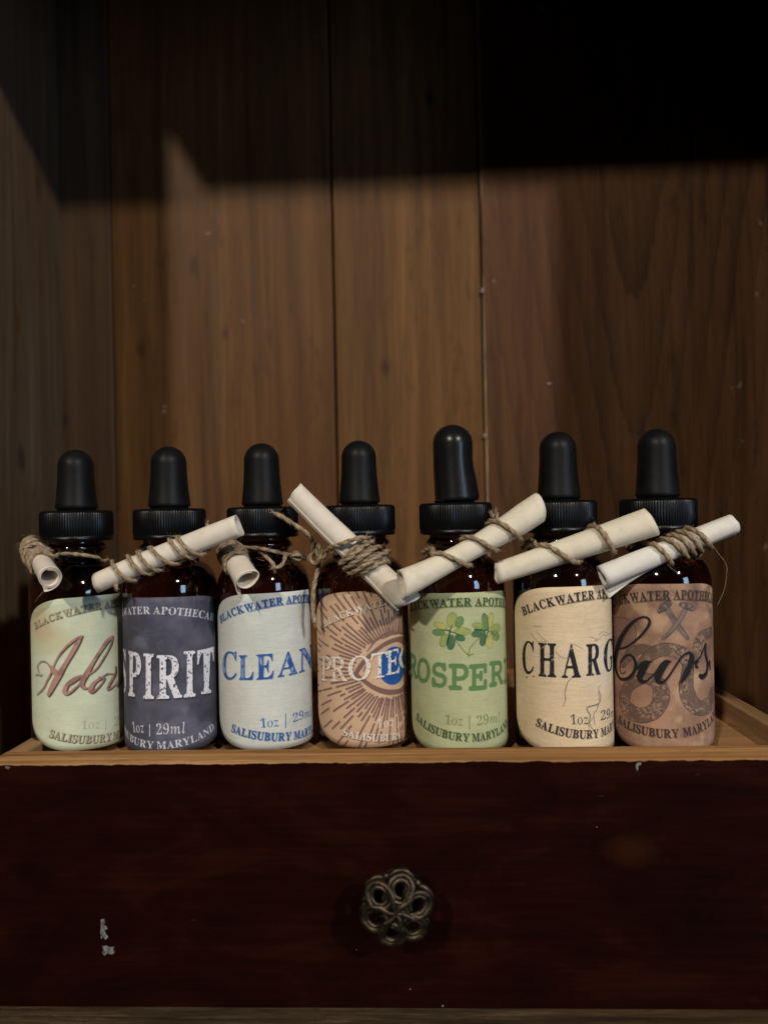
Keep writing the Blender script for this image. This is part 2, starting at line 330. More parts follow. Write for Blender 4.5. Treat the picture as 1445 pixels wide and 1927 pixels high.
class Sheet:
    """the printed face of one label: x = degrees round the bottle from the side seen, y = metres above the foot"""
    def __init__(s, b, org, sc):
        s.b = b; s.o = org; s.s = sc; s.a0 = b['lc']-HALF; s.a1 = b['lc']+HALF
        s.W = int((s.a1-s.a0)*PI/180*RB*1000*K); s.H = int((LZ1-LZ0)*1000*K)
        s.img = np.zeros((s.H, s.W, 3), np.float32)
        s.yy, s.xx = np.mgrid[0:s.H, 0:s.W].astype(np.float32)
    def P(s, x, y):
        """crop pixel -> label image position"""
        X = s.o[0]+x/s.s; Y = s.o[1]+y/s.s
        d = FV + RV*(X-CX)/FPX - UV*(Y-CY)/FPX; c = s.b['c']; e = CAM-c
        A = d[0]**2+d[1]**2; B = e[0]*d[0]+e[1]*d[1]; Cc = e[0]**2+e[1]**2-RB**2; D = B*B-A*Cc
        if D < 0:
            tt = -B/A
        else: tt = (-B-math.sqrt(D))/A
        h = e+d*tt
        th = math.degrees(math.atan2(h[0], -h[1]) + s.b['face'])
        return s.q(th, h[2])
    def q(s, th, z): return np.array([(th-s.a0)*PI/180*RB*1000*K, (z-LZ0)*1000*K])
    def mask(s): return np.zeros((s.H, s.W), np.float32)
    def tri(s, m, a, b, c):
        x0 = max(0, int(min(a[0], b[0], c[0]))); x1 = min(s.W-1, int(max(a[0], b[0], c[0]))+1); y0 = max(0, int(min(a[1], b[1], c[1]))); y1 = min(s.H-1, int(max(a[1], b[1], c[1]))+1)
        if x1 < x0 or y1 < y0: return
        gx, gy = np.meshgrid(np.arange(x0, x1+1), np.arange(y0, y1+1))
        def e(p, q): return (q[0]-p[0])*(gy-p[1])-(q[1]-p[1])*(gx-p[0])
        w0, w1, w2 = e(a, b), e(b, c), e(c, a); k = .25
        ins = ((w0 >= -k) & (w1 >= -k) & (w2 >= -k)) | ((w0 <= k) & (w1 <= k) & (w2 <= k))
        m[y0:y1+1, x0:x1+1] = np.maximum(m[y0:y1+1, x0:x1+1], ins)
    def poly(s, m, pts):
        pts = [np.asarray(p) for p in pts]
        for t_ in tessellate_polygon([[Vector((p[0], p[1], 0)) for p in pts]]): s.tri(m, *[pts[i] for i in t_])
    def stroke(s, m, pts, wid, crop=True, smooth=True):
        """pts in crop pixels (or image px), wid = widths in crop px"""
        Q = np.array([s.P(*p) for p in pts]) if crop else np.array(pts, float)
        wid = np.broadcast_to(np.asarray(wid, float), (len(Q),)); k = 1000*K*.000176/ s.s if crop else 1.0
        QW = np.column_stack([Q, wid*k*.5])
        QW = catmull(QW, 14) if (smooth and len(QW) > 2) else QW
        QW, _ = resample(QW, 1.5)
        for x, y, r in QW:
            r = max(r, .7); x0, x1, y0, y1 = int(x-r-1), int(x+r+2), int(y-r-1), int(y+r+2)
            if x1 < 0 or y1 < 0 or x0 >= s.W or y0 >= s.H: continue
            x0, y0 = max(0, x0), max(0, y0); x1, y1 = min(s.W, x1), min(s.H, y1)
            gx = s.xx[y0:y1, x0:x1]-x; gy = s.yy[y0:y1, x0:x1]-y
            m[y0:y1, x0:x1] = np.maximum(m[y0:y1, x0:x1], np.clip(r+.5-np.hypot(gx, gy), 0, 1))
    def ell(s, m, c, rx, ry, rot=0):
        """filled ellipse given in crop pixels"""
        s.poly(m, [s.P(c[0]+rx*math.cos(a)*math.cos(rot)-ry*math.sin(a)*math.sin(rot), c[1]+rx*math.cos(a)*math.sin(rot)+ry*math.sin(a)*math.cos(rot)) for a in np.linspace(0, 2*PI, 28, endpoint=False)])
    def paint(s, m, col, op=1.0):
        a = (np.clip(m, 0, 1)*op)[..., None]; s.img = s.img*(1-a)+np.asarray(col, np.float32)/255*a
    def mul(s, m, f): s.img = s.img*(1-np.clip(m, 0, 1)[..., None]*(1-np.asarray(f, np.float32)))
def blur(m, r):
    r = int(r)
    if r < 1: return m
    k = np.ones(2*r+1)/(2*r+1)
    for ax in (0, 1):
        pad = [(r, r) if i == ax else (0, 0) for i in range(m.ndim)]; c = np.cumsum(np.insert(np.pad(m, pad, 'edge'), 0, 0, axis=ax), axis=ax)
        n = m.shape[ax]; m = (np.take(c, np.arange(2*r+1, 2*r+1+n), ax)-np.take(c, np.arange(n), ax))/(2*r+1)
    return m
def vnoise(h, w, cell, octv=4, sx=1.0, seed=0):
    g = np.random.default_rng(seed); out = np.zeros((h, w), np.float32); amp = 1; tot = 0
    for o_ in range(octv):
        cy = max(1.0, cell/2**o_); cx_ = max(1.0, cell*sx/2**o_)
        ny, nx = int(h/cy)+3, int(w/cx_)+3; G = g.random((ny, nx)).astype(np.float32)
        y = np.arange(h)/cy; x = np.arange(w)/cx_; yi = y.astype(int); xi = x.astype(int)
        fy = (y-yi)[:, None]; fx = (x-xi)[None]; fy = fy*fy*(3-2*fy); fx = fx*fx*(3-2*fx)
        out += amp*((G[yi][:, xi]*(1-fx)+G[yi][:, xi+1]*fx)*(1-fy)+(G[yi+1][:, xi]*(1-fx)+G[yi+1][:, xi+1]*fx)*fy); tot += amp; amp *= .5
    return out/tot
def sstep(a, b, x): t_ = np.clip((x-a)/(b-a), 0, 1); return t_*t_*(3-2*t_)
def shift(m, dx, dy):
    o_ = np.zeros_like(m); h, w_ = m.shape; dx, dy = int(dx), int(dy)
    o_[max(0, dy):h+min(0, dy), max(0, dx):w_+min(0, dx)] = m[max(0, -dy):h+min(0, -dy), max(0, -dx):w_+min(0, -dx)]; return o_
GL = {}
def glyph(ch, font, off=0.0):
    key = (ch, font, off)
    if key in GL: return GL[key]
    c = ch
    bases = {'serif': (0x1D400, 0x1D41A, 0x1D7CE), 'roman': (0x1D434, 0x1D44E, None), 'mono': (0x1D670, 0x1D68A, 0x1D7F6)}[font]
    if ch.isupper(): c = chr(bases[0]+ord(ch)-65)
    elif ch.islower(): c = chr(bases[1]+ord(ch)-97)
    elif ch.isdigit(): c = chr((bases[2] or 0x1D7CE)+ord(ch)-48)
    cu = bpy.data.curves.new('glyph', 'FONT'); cu.body = c; cu.offset = off; cu.resolution_u = 5
    if font == 'roman' and not ch.isdigit(): cu.shear = -.26
    if font == 'roman' and ch.isdigit(): cu.offset = -.012
    ob = bpy.data.objects.new('glyph', cu); COL.objects.link(ob)
    dg = bpy.context.evaluated_depsgraph_get(); me = bpy.data.meshes.new_from_object(ob.evaluated_get(dg))
    n = len(me.vertices); co_ = np.zeros(n*3); me.vertices.foreach_get('co', co_); co_ = co_.reshape(-1, 3)[:, :2]
    me.calc_loop_triangles(); tr = np.zeros(len(me.loop_triangles)*3, int); me.loop_triangles.foreach_get('vertices', tr)
    bpy.data.objects.remove(ob); bpy.data.curves.remove(cu); bpy.data.meshes.remove(me)
    GL[key] = (co_, tr.reshape(-1, 3)); return GL[key]
def letter(s, m, ch, font, quad, off=0.0):
    """one letter stretched over quad = image points: base-left, base-right, top-left, top-right"""
    v, tr = glyph(ch, font, off)
    if len(v) == 0: return
    lo, hi = v.min(0), v.max(0); u = (v-lo)/(hi-lo+1e-9); bl, br, tl, tr_ = [np.asarray(q) for q in quad]
    p = (bl*(1-u[:, :1])+br*u[:, :1])*(1-u[:, 1:])+(tl*(1-u[:, :1])+tr_*u[:, :1])*u[:, 1:]
    for a, b, c in tr: s.tri(m, p[a], p[b], p[c])
def word(s, m, font, items, off=0.0):
    """items: (letter, x0, x1, baseL, baseR, topL, topR) in crop px"""
    for ch, x0, x1, bl, br, tl, tr_ in items: letter(s, m, ch, font, (s.P(x0, bl), s.P(x1, br), s.P(x0, tl), s.P(x1, tr_)), off)
def arc_text(s, m, text, font, xl, xr, base, h, off=0.0, gap=.10, last=None):
    """text along a curved base line (image points fitted by a parabola) from xl to xr (image px)"""
    B = np.array([s.P(*p) for p in base]); cf = np.polyfit(B[:, 0], B[:, 1], 2)
    adv = []; cap = glyph('H', font, off)[0]; cap = cap[:, 1].max()-min(0, cap[:, 1].min()); x = 0
    for ch in text:
        if ch == ' ': x += .35; adv.append(None); continue
        v = glyph(ch, font, off)[0]; wd = (v[:, 0].max()-v[:, 0].min())/cap; adv.append((x, x+wd, v[:, 1].min()/cap, v[:, 1].max()/cap)); x += wd+gap
    tot = x-gap; hh = h*1000*K
    for ch, a in zip(text, adv):
        if a is None: continue
        x0 = xl+(xr-xl)*a[0]/tot; x1 = xl+(xr-xl)*a[1]/tot; sl = 2*cf[0]*(x0+x1)/2+cf[1]; yb0, yb1 = np.polyval(cf, x0), np.polyval(cf, x1)
        nx, ny = -sl/math.hypot(1, sl), 1/math.hypot(1, sl)
        lo, hi = a[2]*hh, a[3]*hh
        letter(s, m, ch, font, ((x0+nx*lo, yb0+ny*lo), (x1+nx*lo, yb1+ny*lo), (x0+nx*hi, yb0+ny*hi), (x1+nx*hi, yb1+ny*hi)), off)
    return cf
def deg2x(s, d): return (d-s.a0)*PI/180*RB*1000*K
def extrap(s, xa, xb, part, whole_from=0.0):
    """image x of the far end of a text of which `part` (0..1) spans xa..xb"""
    return xa+(xb-xa)/part
def band_texts(s, top, bot, col, sh, oz, ul=True, op=1.0, shop=.8):
    """BLACKWATER APOTHECARY above, SALISUBURY MARYLAND below, 1oz | 29ml between"""
    m = s.mask()
    (bx, rx, ax), base, h = top; hm = h/s.s*.000188
    x0 = s.P(bx, base[0][1])[0] if bx is not None else None; xr = s.P(rx, base[-2][1])[0]; xa = s.P(ax, base[-2][1])[0]
    if x0 is None: x0 = xr-top_len
    L = xr-x0
    arc_text(s, m, 'BLACKWATER', 'serif', x0, xr, base, hm, .008); arc_text(s, m, 'APOTHECARY', 'serif', xa, xa+L*.93, base, hm, .008)
    (sx, yx, mx), base, h = bot; hm = h/s.s*.000188
    x0 = s.P(sx, base[0][1])[0]; xy = s.P(yx, base[2][1])[0]; xm = s.P(mx, base[2][1])[0]; L2 = xy-x0
    arc_text(s, m, 'SALISUBURY', 'serif', x0, xy, base, hm, .008); arc_text(s, m, 'MARYLAND', 'serif', xm, xm+L2*.86, base, hm, .008)
    if ul:
        for (xs, xe), bs in (((x0, xm+L2*.86), base),):
            pass
        bs = top[1]; B = np.array([s.P(*p) for p in bs]); cf = np.polyfit(B[:, 0], B[:, 1], 2)
        for xs, xe in ((xr-L*.46, xr+2), (xa-2, xa+L*.93)):
            xx_ = np.linspace(xs, xe, 30); s.stroke(m, np.column_stack([xx_, np.polyval(cf, xx_)-3.0]), 2.6, crop=False)
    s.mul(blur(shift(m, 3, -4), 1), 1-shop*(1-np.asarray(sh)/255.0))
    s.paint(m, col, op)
    if oz:
        m = s.mask(); ocol, oop, o1, o2, o3 = oz
        def run(txt, xl, xr, bl, br, hh):
            base = [(xl, bl), ((xl+xr)/2, (bl+br)/2), (xr, br)]
            arc_text(s, m, txt, 'roman', s.P(xl, bl)[0], s.P(xr, br)[0], base, hh/s.s*.000172, -.003, gap=.14)
        run('1oz', *o1)
        if o2: s.stroke(m, [(o2[0], o2[1]), (o2[0], o2[2])], 9, smooth=False)
        if o3: run('29ml', *o3)
        s.paint(m, ocol, oop)
def paper(s, col, seed, amp=.05, lin=.03):
    h, w_ = s.H, s.W
    n = vnoise(h, w_, 90, 5, 1, seed)-.5; ln = vnoise(h, w_, 3, 2, 14, seed+1)-.5; gr = vnoise(h, w_, 5, 3, 1, seed+2)-.5
    s.img[:] = np.asarray(col, np.float32)/255; s.img *= (1+amp*2*n+lin*2*ln+.07*gr)[..., None]
def worn(s, m, seed, lo=.30, hi=.38, cell=10): return m*sstep(lo, hi, vnoise(s.H, s.W, cell, 4, 1, seed))
def rough_edge(s, m, seed, cell=7, amt=.35): return sstep(.42, .58, blur(blur(m, 2), 1)+(vnoise(s.H, s.W, cell, 3, 1, seed)-.5)*amt)
# ---- 1: pale green, rose script
def art1(s):
    paper(s, (205, 211, 184), 3)
    n = vnoise(s.H, s.W, 130, 5, 1, 41); c = s.P(180, 480); d = np.hypot((s.xx-c[0])*.8, s.yy-c[1])/(13*K)
    s.paint(sstep(.1, .7, (1-d)*.8+n-.5), (203, 190, 150), .7); s.paint(sstep(.45, .9, (1-d*1.3)+n-.62), (190, 154, 124), .35)
    band_texts(s, ((95, 820, 855), [(120, 478), (480, 333), (815, 268), (1000, 232)], 66), ((245, 930, 950), [(262, 1680), (440, 1732), (640, 1750), (800, 1738), (990, 1690), (1090, 1640)], 78), (168, 160, 132), (70, 58, 48), ((176, 158, 134), .75, (600, 800, 1597, 1585, 95), (870, 1490, 1600), (960, 1200, 1560, 1500, 95)), shop=.95)
    m = s.mask(); S = lambda p, w_: s.stroke(m, p, w_)
    S([(100, 1000), (120, 984), (145, 1000), (168, 988)], 9)
    S([(132, 962), (118, 900), (150, 850), (198, 848), (240, 885), (272, 940), (262, 985), (225, 1050), (175, 1150), (112, 1210)], [9, 10, 9, 10, 16, 26, 16, 14, 12, 9])
    S([(225, 870), (275, 920), (310, 965), (345, 985)], [10, 38, 60, 40])
    S([(605, 568), (520, 612), (420, 700), (340, 800), (295, 890), (290, 935)], [18, 26, 20, 14, 12, 10])
    S([(608, 566), (545, 670), (475, 790), (410, 900), (350, 1000), (300, 1090), (262, 1165), (238, 1212)], [14, 46, 44, 44, 64, 62, 54, 40])
    S([(600, 1010), (530, 1035), (450, 1100), (415, 1165), (425, 1195), (470, 1190), (550, 1125), (640, 1030)], [26, 34, 40, 44, 44, 26, 16, 14])
    S([(410, 1140), (450, 1110), (500, 1085), (560, 1040)], [10, 12, 14, 20])
    S([(938, 575), (880, 630), (800, 745), (720, 870), (655, 985), (605, 1080), (620, 1135), (680, 1135), (735, 1085)], [30, 46, 36, 38, 54, 50, 34, 14, 10])
    S([(944, 580), (925, 660), (850, 800), (765, 925), (690, 985)], [18, 20, 18, 16, 14])
    S([(820, 1030), (750, 1075), (705, 1140), (705, 1178), (745, 1172), (815, 1100), (850, 1035), (800, 1028)], [26, 34, 50, 44, 22, 16, 22, 26])
    S([(840, 1010), (885, 985), (940, 985)], [12, 14, 12])
    S([(978, 905), (975, 975), (935, 1050), (885, 1150), (930, 1140), (1010, 1060), (1055, 1000)], [16, 28, 34, 26, 16, 12, 14])
    S([(1060, 985), (1040, 1050), (990, 1115)], [40, 36, 26])
    for k, (x0, x1) in enumerate(((84, 94), (100, 112))):
        s.stroke(m, [s.q(x0, .0880), s.q(x0-2, .0805)], 26, crop=False); s.stroke(m, [s.q(x0-4, .0835), s.q(x1-3, .0885), s.q(x1, .080)], 14, crop=False)
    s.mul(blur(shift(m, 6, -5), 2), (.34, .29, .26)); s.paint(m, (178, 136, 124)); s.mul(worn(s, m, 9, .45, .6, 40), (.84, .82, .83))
# ---- 2: slate, chalk capitals
def art2(s):
    paper(s, (80, 80, 93), 8, .34, .02); g = np.random.default_rng(4)
    for _ in range(190):
        m = s.mask(); x, y = g.random()*s.W, g.random()*s.H; a = g.random()*PI; L = 30+g.random()*190; cv = (g.random()-.5)*60
        s.stroke(m, [(x, y), (x+L*.5*math.cos(a)-cv*math.sin(a), y+L*.5*math.sin(a)+cv*math.cos(a)), (x+L*math.cos(a), y+L*math.sin(a))], 1.5+g.random()*2, crop=False)
        s.paint(m, (165, 162, 180), .07+.12*g.random())
    s.paint(sstep(.55, .8, vnoise(s.H, s.W, 110, 5, 1, 77)), (140, 138, 156), .35)
    h = 76; base = [(80, 297), (270, 280), (545, 280), (870, 310), (1110, 368)]
    m = s.mask(); hm = h/s.s*.000188; xr = s.P(375, 280)[0]; xa = s.P(410, 280)[0]; xe = s.P(1128, 370)[0]; L = (xe-xa)/.93
    arc_text(s, m, 'BLACKWATER', 'serif', xr-L, xr, base, hm, .002); arc_text(s, m, 'APOTHECARY', 'serif', xa, xe, base, hm, .002)
    base = [(170, 1730), (290, 1788), (400, 1802), (600, 1803), (850, 1740), (1090, 1592)]; xy = s.P(415, 1800)[0]; xm = s.P(450, 1805)[0]; xe = s.P(1100, 1590)[0]; L = (xe-xm)/.86; hm = 82/s.s*.000172
    arc_text(s, m, 'SALISUBURY', 'serif', xy-L, xy, base, hm, .002); arc_text(s, m, 'MARYLAND', 'serif', xm, xe, base, hm, .002)
    for txt, xl, xr_, bl, br, hh in (('1oz', 180, 310, 1618, 1622, 118), ('29ml', 450, 768, 1645, 1628, 120)):
        arc_text(s, m, txt, 'roman', s.P(xl, bl)[0], s.P(xr_, br)[0], [(xl, bl), ((xl+xr_)/2, (bl+br)/2), (xr_, br)], hh/s.s*.000172, .002, gap=.14)
    s.stroke(m, [(370, 1528), (370, 1662)], 10, smooth=False)
    s.paint(worn(s, m, 21, .22, .34, 8), (226, 225, 234), .93)
    m = s.mask(); o_ = .010
    word(s, m, 'serif', [('P', 128, 274, 1205, 1218, 690, 715), ('I', 298, 418, 1240, 1242, 722, 728), ('R', 448, 738, 1240, 1224, 742, 738), ('I', 756, 888, 1226, 1212, 700, 690), ('T', 908, 1098, 1190, 1165, 690, 645)], o_)
    b0 = s.P(128, 1205); t0 = s.P(128, 690); wd = 5.4*K
    letter(s, m, 'S', 'serif', ((b0[0]-wd-30, b0[1]), (b0[0]-28, b0[1]), (t0[0]-wd-30, t0[1]), (t0[0]-28, t0[1])), o_)
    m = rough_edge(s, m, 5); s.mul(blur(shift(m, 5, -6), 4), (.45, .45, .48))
    s.paint(m*np.maximum(sstep(.20, .40, vnoise(s.H, s.W, 9, 4, 1, 6)), .0), (232, 230, 240))
# ---- 3: pale blue grey, blue capitals
def art3(s):
    paper(s, (208, 211, 204), 13, .05, .045)
    blue = (42, 86, 158)
    band_texts(s, ((85, 750, 785), [(95, 463), (430, 330), (750, 266), (1040, 250)], 70), ((200, 835, 865), [(215, 1620), (420, 1715), (600, 1742), (800, 1718), (950, 1668), (1080, 1600)], 76), blue, (70, 84, 110), (blue, .95, (515, 702, 1592, 1572, 98), (778, 1443, 1588), (860, 1052, 1535, 1465, 96)), shop=.6)
    m = s.mask()
    word(s, m, 'serif', [('C', 108, 258, 1068, 1080, 775, 768), ('L', 280, 436, 1075, 1078, 815, 812), ('E', 463, 652, 1078, 1062, 808, 795), ('A', 690, 905, 1052, 1008, 790, 752), ('N', 920, 1055, 1010, 945, 752, 690)], .004)
    e = s.P(1040, 960); e2 = s.P(1040, 715); 
    for k, ch in enumerate('SE'):
        x0 = deg2x(s, 80+k*22); x1 = x0+4.6*K; zb, zt = s.P(690, 1052)[1], s.P(690, 790)[1]; letter(s, m, ch, 'serif', ((x0, zb), (x1, zb), (x0, zt), (x1, zt)), .004)
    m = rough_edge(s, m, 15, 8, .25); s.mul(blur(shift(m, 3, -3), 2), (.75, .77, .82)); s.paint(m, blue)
    core = sstep(.80, .97, blur(m, 6))*sstep(.50, .62, vnoise(s.H, s.W, 26, 3, .6, 16)); s.paint(core, (170, 186, 214), .75)
# ---- 4: kraft, eye with rays
def art4(s):
    paper(s, (208, 173, 143), 23, .06, .02); br = (126, 96, 88); g = np.random.default_rng(9)
    c = s.P(885, 930); m = s.mask(); mm = K
    for k in range(86):
        a = 2*PI*k/86+(g.random()-.5)*.02
        rin = 1/math.hypot(math.cos(a)/13.2, math.sin(a)/9.6)*(1+.10*g.random()); rout = rin+4.5+g.random()*5.5
        segs = [(rin, rout)] + ([(rout+1.0+g.random(), rout+3+g.random()*4)] if k % 2 else []) + ([(rout+7+g.random()*2, rout+10+g.random()*5)] if k % 3 else [(rout+2, rout+8)])
        for r0, r1 in segs:
            p0 = c+mm*r0*np.array([math.cos(a), math.sin(a)]); p1 = c+mm*r1*np.array([math.cos(a), math.sin(a)]); s.stroke(m, [p0, p1], [9.5, 8][0], crop=False, smooth=False)
    m = rough_edge(s, m, 24, 6, .45); s.paint(m, br, .95)
    m = s.mask(); S = lambda p, w_: s.stroke(m, p, w_)
    S([(465, 1030), (545, 910), (650, 800), (800, 690), (930, 645), (1030, 640)], [40, 52, 46, 46, 52, 60])
    S([(470, 1015), (560, 1085), (690, 1170), (830, 1210), (950, 1195), (1040, 1140)], [40, 42, 50, 56, 54, 50])
    S([(598, 775), (690, 660), (790, 590), (880, 548)], [12, 20, 22, 10]); S([(760, 640), (870, 590), (960, 575), (1030, 590)], [8, 18, 24, 24]); S([(890, 1265), (960, 1250), (1010, 1205)], [8, 16, 8])
    S([(560, 990), (580, 940), (600, 920)], [10, 14, 10])
    for k in (1, -1):
        pass
    cm = np.array([2*c[0], 0])      # mirrored far half of the eye, round the side
    for pts, wd in (([(465, 1030), (545, 910), (650, 800), (800, 690), (930, 645)], 12), ([(470, 1015), (560, 1085), (690, 1170), (830, 1210), (950, 1195)], 12)):
        q_ = [s.P(*p) for p in pts]; s.stroke(m, [(2*c[0]-x, y) for x, y in q_], wd, crop=False)
    s.paint(rough_edge(s, m, 25, 7, .3), br)
    m = s.mask(); cc = c+np.array([0, 2.0]); s.poly(m, [cc+6.1*K*np.array([math.cos(a)*.98, math.sin(a)]) for a in np.linspace(0, 2*PI, 40, endpoint=False)])
    s.paint(m, (34, 88, 164)); s.mul(m*sstep(.5, .7, vnoise(s.H, s.W, 30, 4, 1, 26)), (.85, .88, .92))
    s.paint(m*np.clip(1-np.hypot(s.xx-cc[0], s.yy-cc[1])/(2.2*K), 0, 1) > .2, (20, 30, 50), .0)
    wh = (232, 220, 206)
    band_texts(s, ((150, 850, 905), [(165, 503), (380, 410), (560, 345), (700, 300), (840, 270)], 62), ((340, 970, 990), [(352, 1668), (560, 1733), (740, 1738), (900, 1712), (1050, 1650)], 68), wh, (92, 68, 60), (wh, .85, (700, 878, 1588, 1565, 92), (925, 1470, 1590), (985, 1060, 1500, 1450, 90)), ul=False, shop=.85)
    m = s.mask()
    word(s, m, 'roman', [('P', 112, 218, 1082, 1092, 830, 822), ('R', 212, 390, 1090, 1092, 826, 828), ('O', 396, 640, 1090, 1070, 820, 808), ('T', 640, 818, 1068, 1040, 800, 765), ('E', 798, 945, 1030, 1000, 772, 732), ('C', 938, 1036, 985, 925, 740, 675)], .012)
    zb, zt = s.P(640, 1068)[1], s.P(640, 800)[1]; x0 = deg2x(s, 70); letter(s, m, 'T', 'roman', ((x0, zb), (x0+4.5*K, zb), (x0, zt), (x0+4.5*K, zt)), .012)
    m = rough_edge(s, m, 27, 6, .35); s.mul(blur(shift(m, 3, -4), 2), (.72, .68, .66)); s.paint(m*sstep(.20, .38, vnoise(s.H, s.W, 6, 3, 1, 28)), (234, 224, 212))
# ---- 5: leaf green with two clovers
def art5(s):
    paper(s, (182, 186, 144), 33, .07, .04)
    dk = (62, 84, 52)
    band_texts(s, ((40, 710, 750), [(50, 295), (380, 252), (710, 232), (1070, 246)], 76), ((105, 685, 715), [(115, 1490), (300, 1640), (480, 1712), (650, 1735), (800, 1720), (1000, 1640), (1100, 1570)], 76), dk, (120, 128, 92), ((112, 126, 78), .9, (425, 612, 1538, 1556, 100), (690, 1448, 1592), (775, 1022, 1556, 1512, 100)), shop=.55)
    def leaf(c, rx, ry, rot, col, tip):
        m = s.mask(); s.ell(m, c, rx*1.14, ry*1.08, math.radians(rot)); m = rough_edge(s, m, int(c[0]), 9, .15)
        n = vnoise(s.H, s.W, 22, 4, 1, int(c[1]+c[0])); s.paint(m, col, .92); s.paint(m*sstep(.45, .75, n), tip, .6); e = m-sstep(.45, .95, blur(m, 5)); s.mul(np.clip(e, 0, 1), (.72, .78, .66))
    dg, lg, yl, mg = (66, 106, 76), (150, 165, 92), (188, 182, 108), (108, 138, 84)
    for c, rx, ry, rot, col, tip in [((500, 395), 54, 80, 8, lg, yl), ((578, 415), 40, 62, 24, mg, lg), ((372, 458), 72, 36, 18, yl, lg), ((352, 530), 62, 36, 2, mg, dg), ((615, 520), 80, 44, 0, lg, yl), ((585, 590), 52, 34, 16, dg, mg), ((412, 618), 42, 72, 22, lg, yl), ((485, 640), 42, 78, 4, dg, mg),
                                     ((862, 412), 32, 90, -8, mg, dg), ((922, 402), 28, 80, 8, yl, lg), ((785, 460), 60, 36, 12, lg, mg), ((788, 540), 72, 40, -12, dg, mg), ((975, 490), 44, 56, 30, lg, mg), ((972, 565), 38, 56, -24, mg, lg), ((838, 612), 32, 66, 10, dg, mg), ((905, 620), 36, 84, -4, yl, mg)]:
        leaf(c, rx, ry, rot, col, tip)
    m = s.mask(); S = lambda p, w_: s.stroke(m, p, w_)
    S([(495, 555), (560, 645), (620, 725), (682, 785)], [9, 9, 9, 10]); S([(835, 555), (770, 615), (705, 690), (680, 750), (682, 800)], [8, 9, 9, 10, 10]); S([(650, 765), (690, 780), (728, 768)], [4, 10, 12]); s.paint(m, (108, 122, 60))
    m = s.mask(); S = lambda p, w_: s.stroke(m, p, w_)
    S([(470, 520), (505, 440)], [12, 5]); S([(470, 510), (380, 500)], [14, 6]); S([(475, 520), (445, 660)], [16, 12]); S([(480, 520), (620, 565)], [10, 6]); S([(900, 505), (745, 500)], [10, 14]); S([(900, 510), (885, 340)], [10, 5]); S([(895, 515), (850, 640)], [12, 8]); S([(905, 510), (985, 570)], [8, 4]); s.paint(blur(m, 1), (34, 66, 48), .9)
    m = s.mask(); f, o_ = 'mono', .022
    word(s, m, f, [('R', 40, 125, 1010, 1045, 745, 775), ('O', 118, 260, 1075, 1098, 800, 815), ('S', 276, 442, 1132, 1148, 850, 862), ('P', 458, 682, 1162, 1168, 872, 866), ('E', 680, 882, 1175, 1158, 882, 864), ('R', 905, 1060, 1140, 1095, 850, 825)], o_)
    zb, zt = s.P(680, 1175)[1], s.P(680, 882)[1]
    for k, ch in enumerate('ITY'): x0 = deg2x(s, 66+k*16); letter(s, m, ch, f, ((x0, zb), (x0+(2.6 if ch == 'I' else 3.8)*K, zb), (x0, zt), (x0+(2.6 if ch == 'I' else 3.8)*K, zt)), o_)
    x0 = deg2x(s, -90); letter(s, m, 'P', f, ((x0, zb), (x0+3.6*K, zb), (x0, zt), (x0+3.6*K, zt)), o_)
    s.paint(rough_edge(s, m, 35, 7, .3), (98, 134, 82))
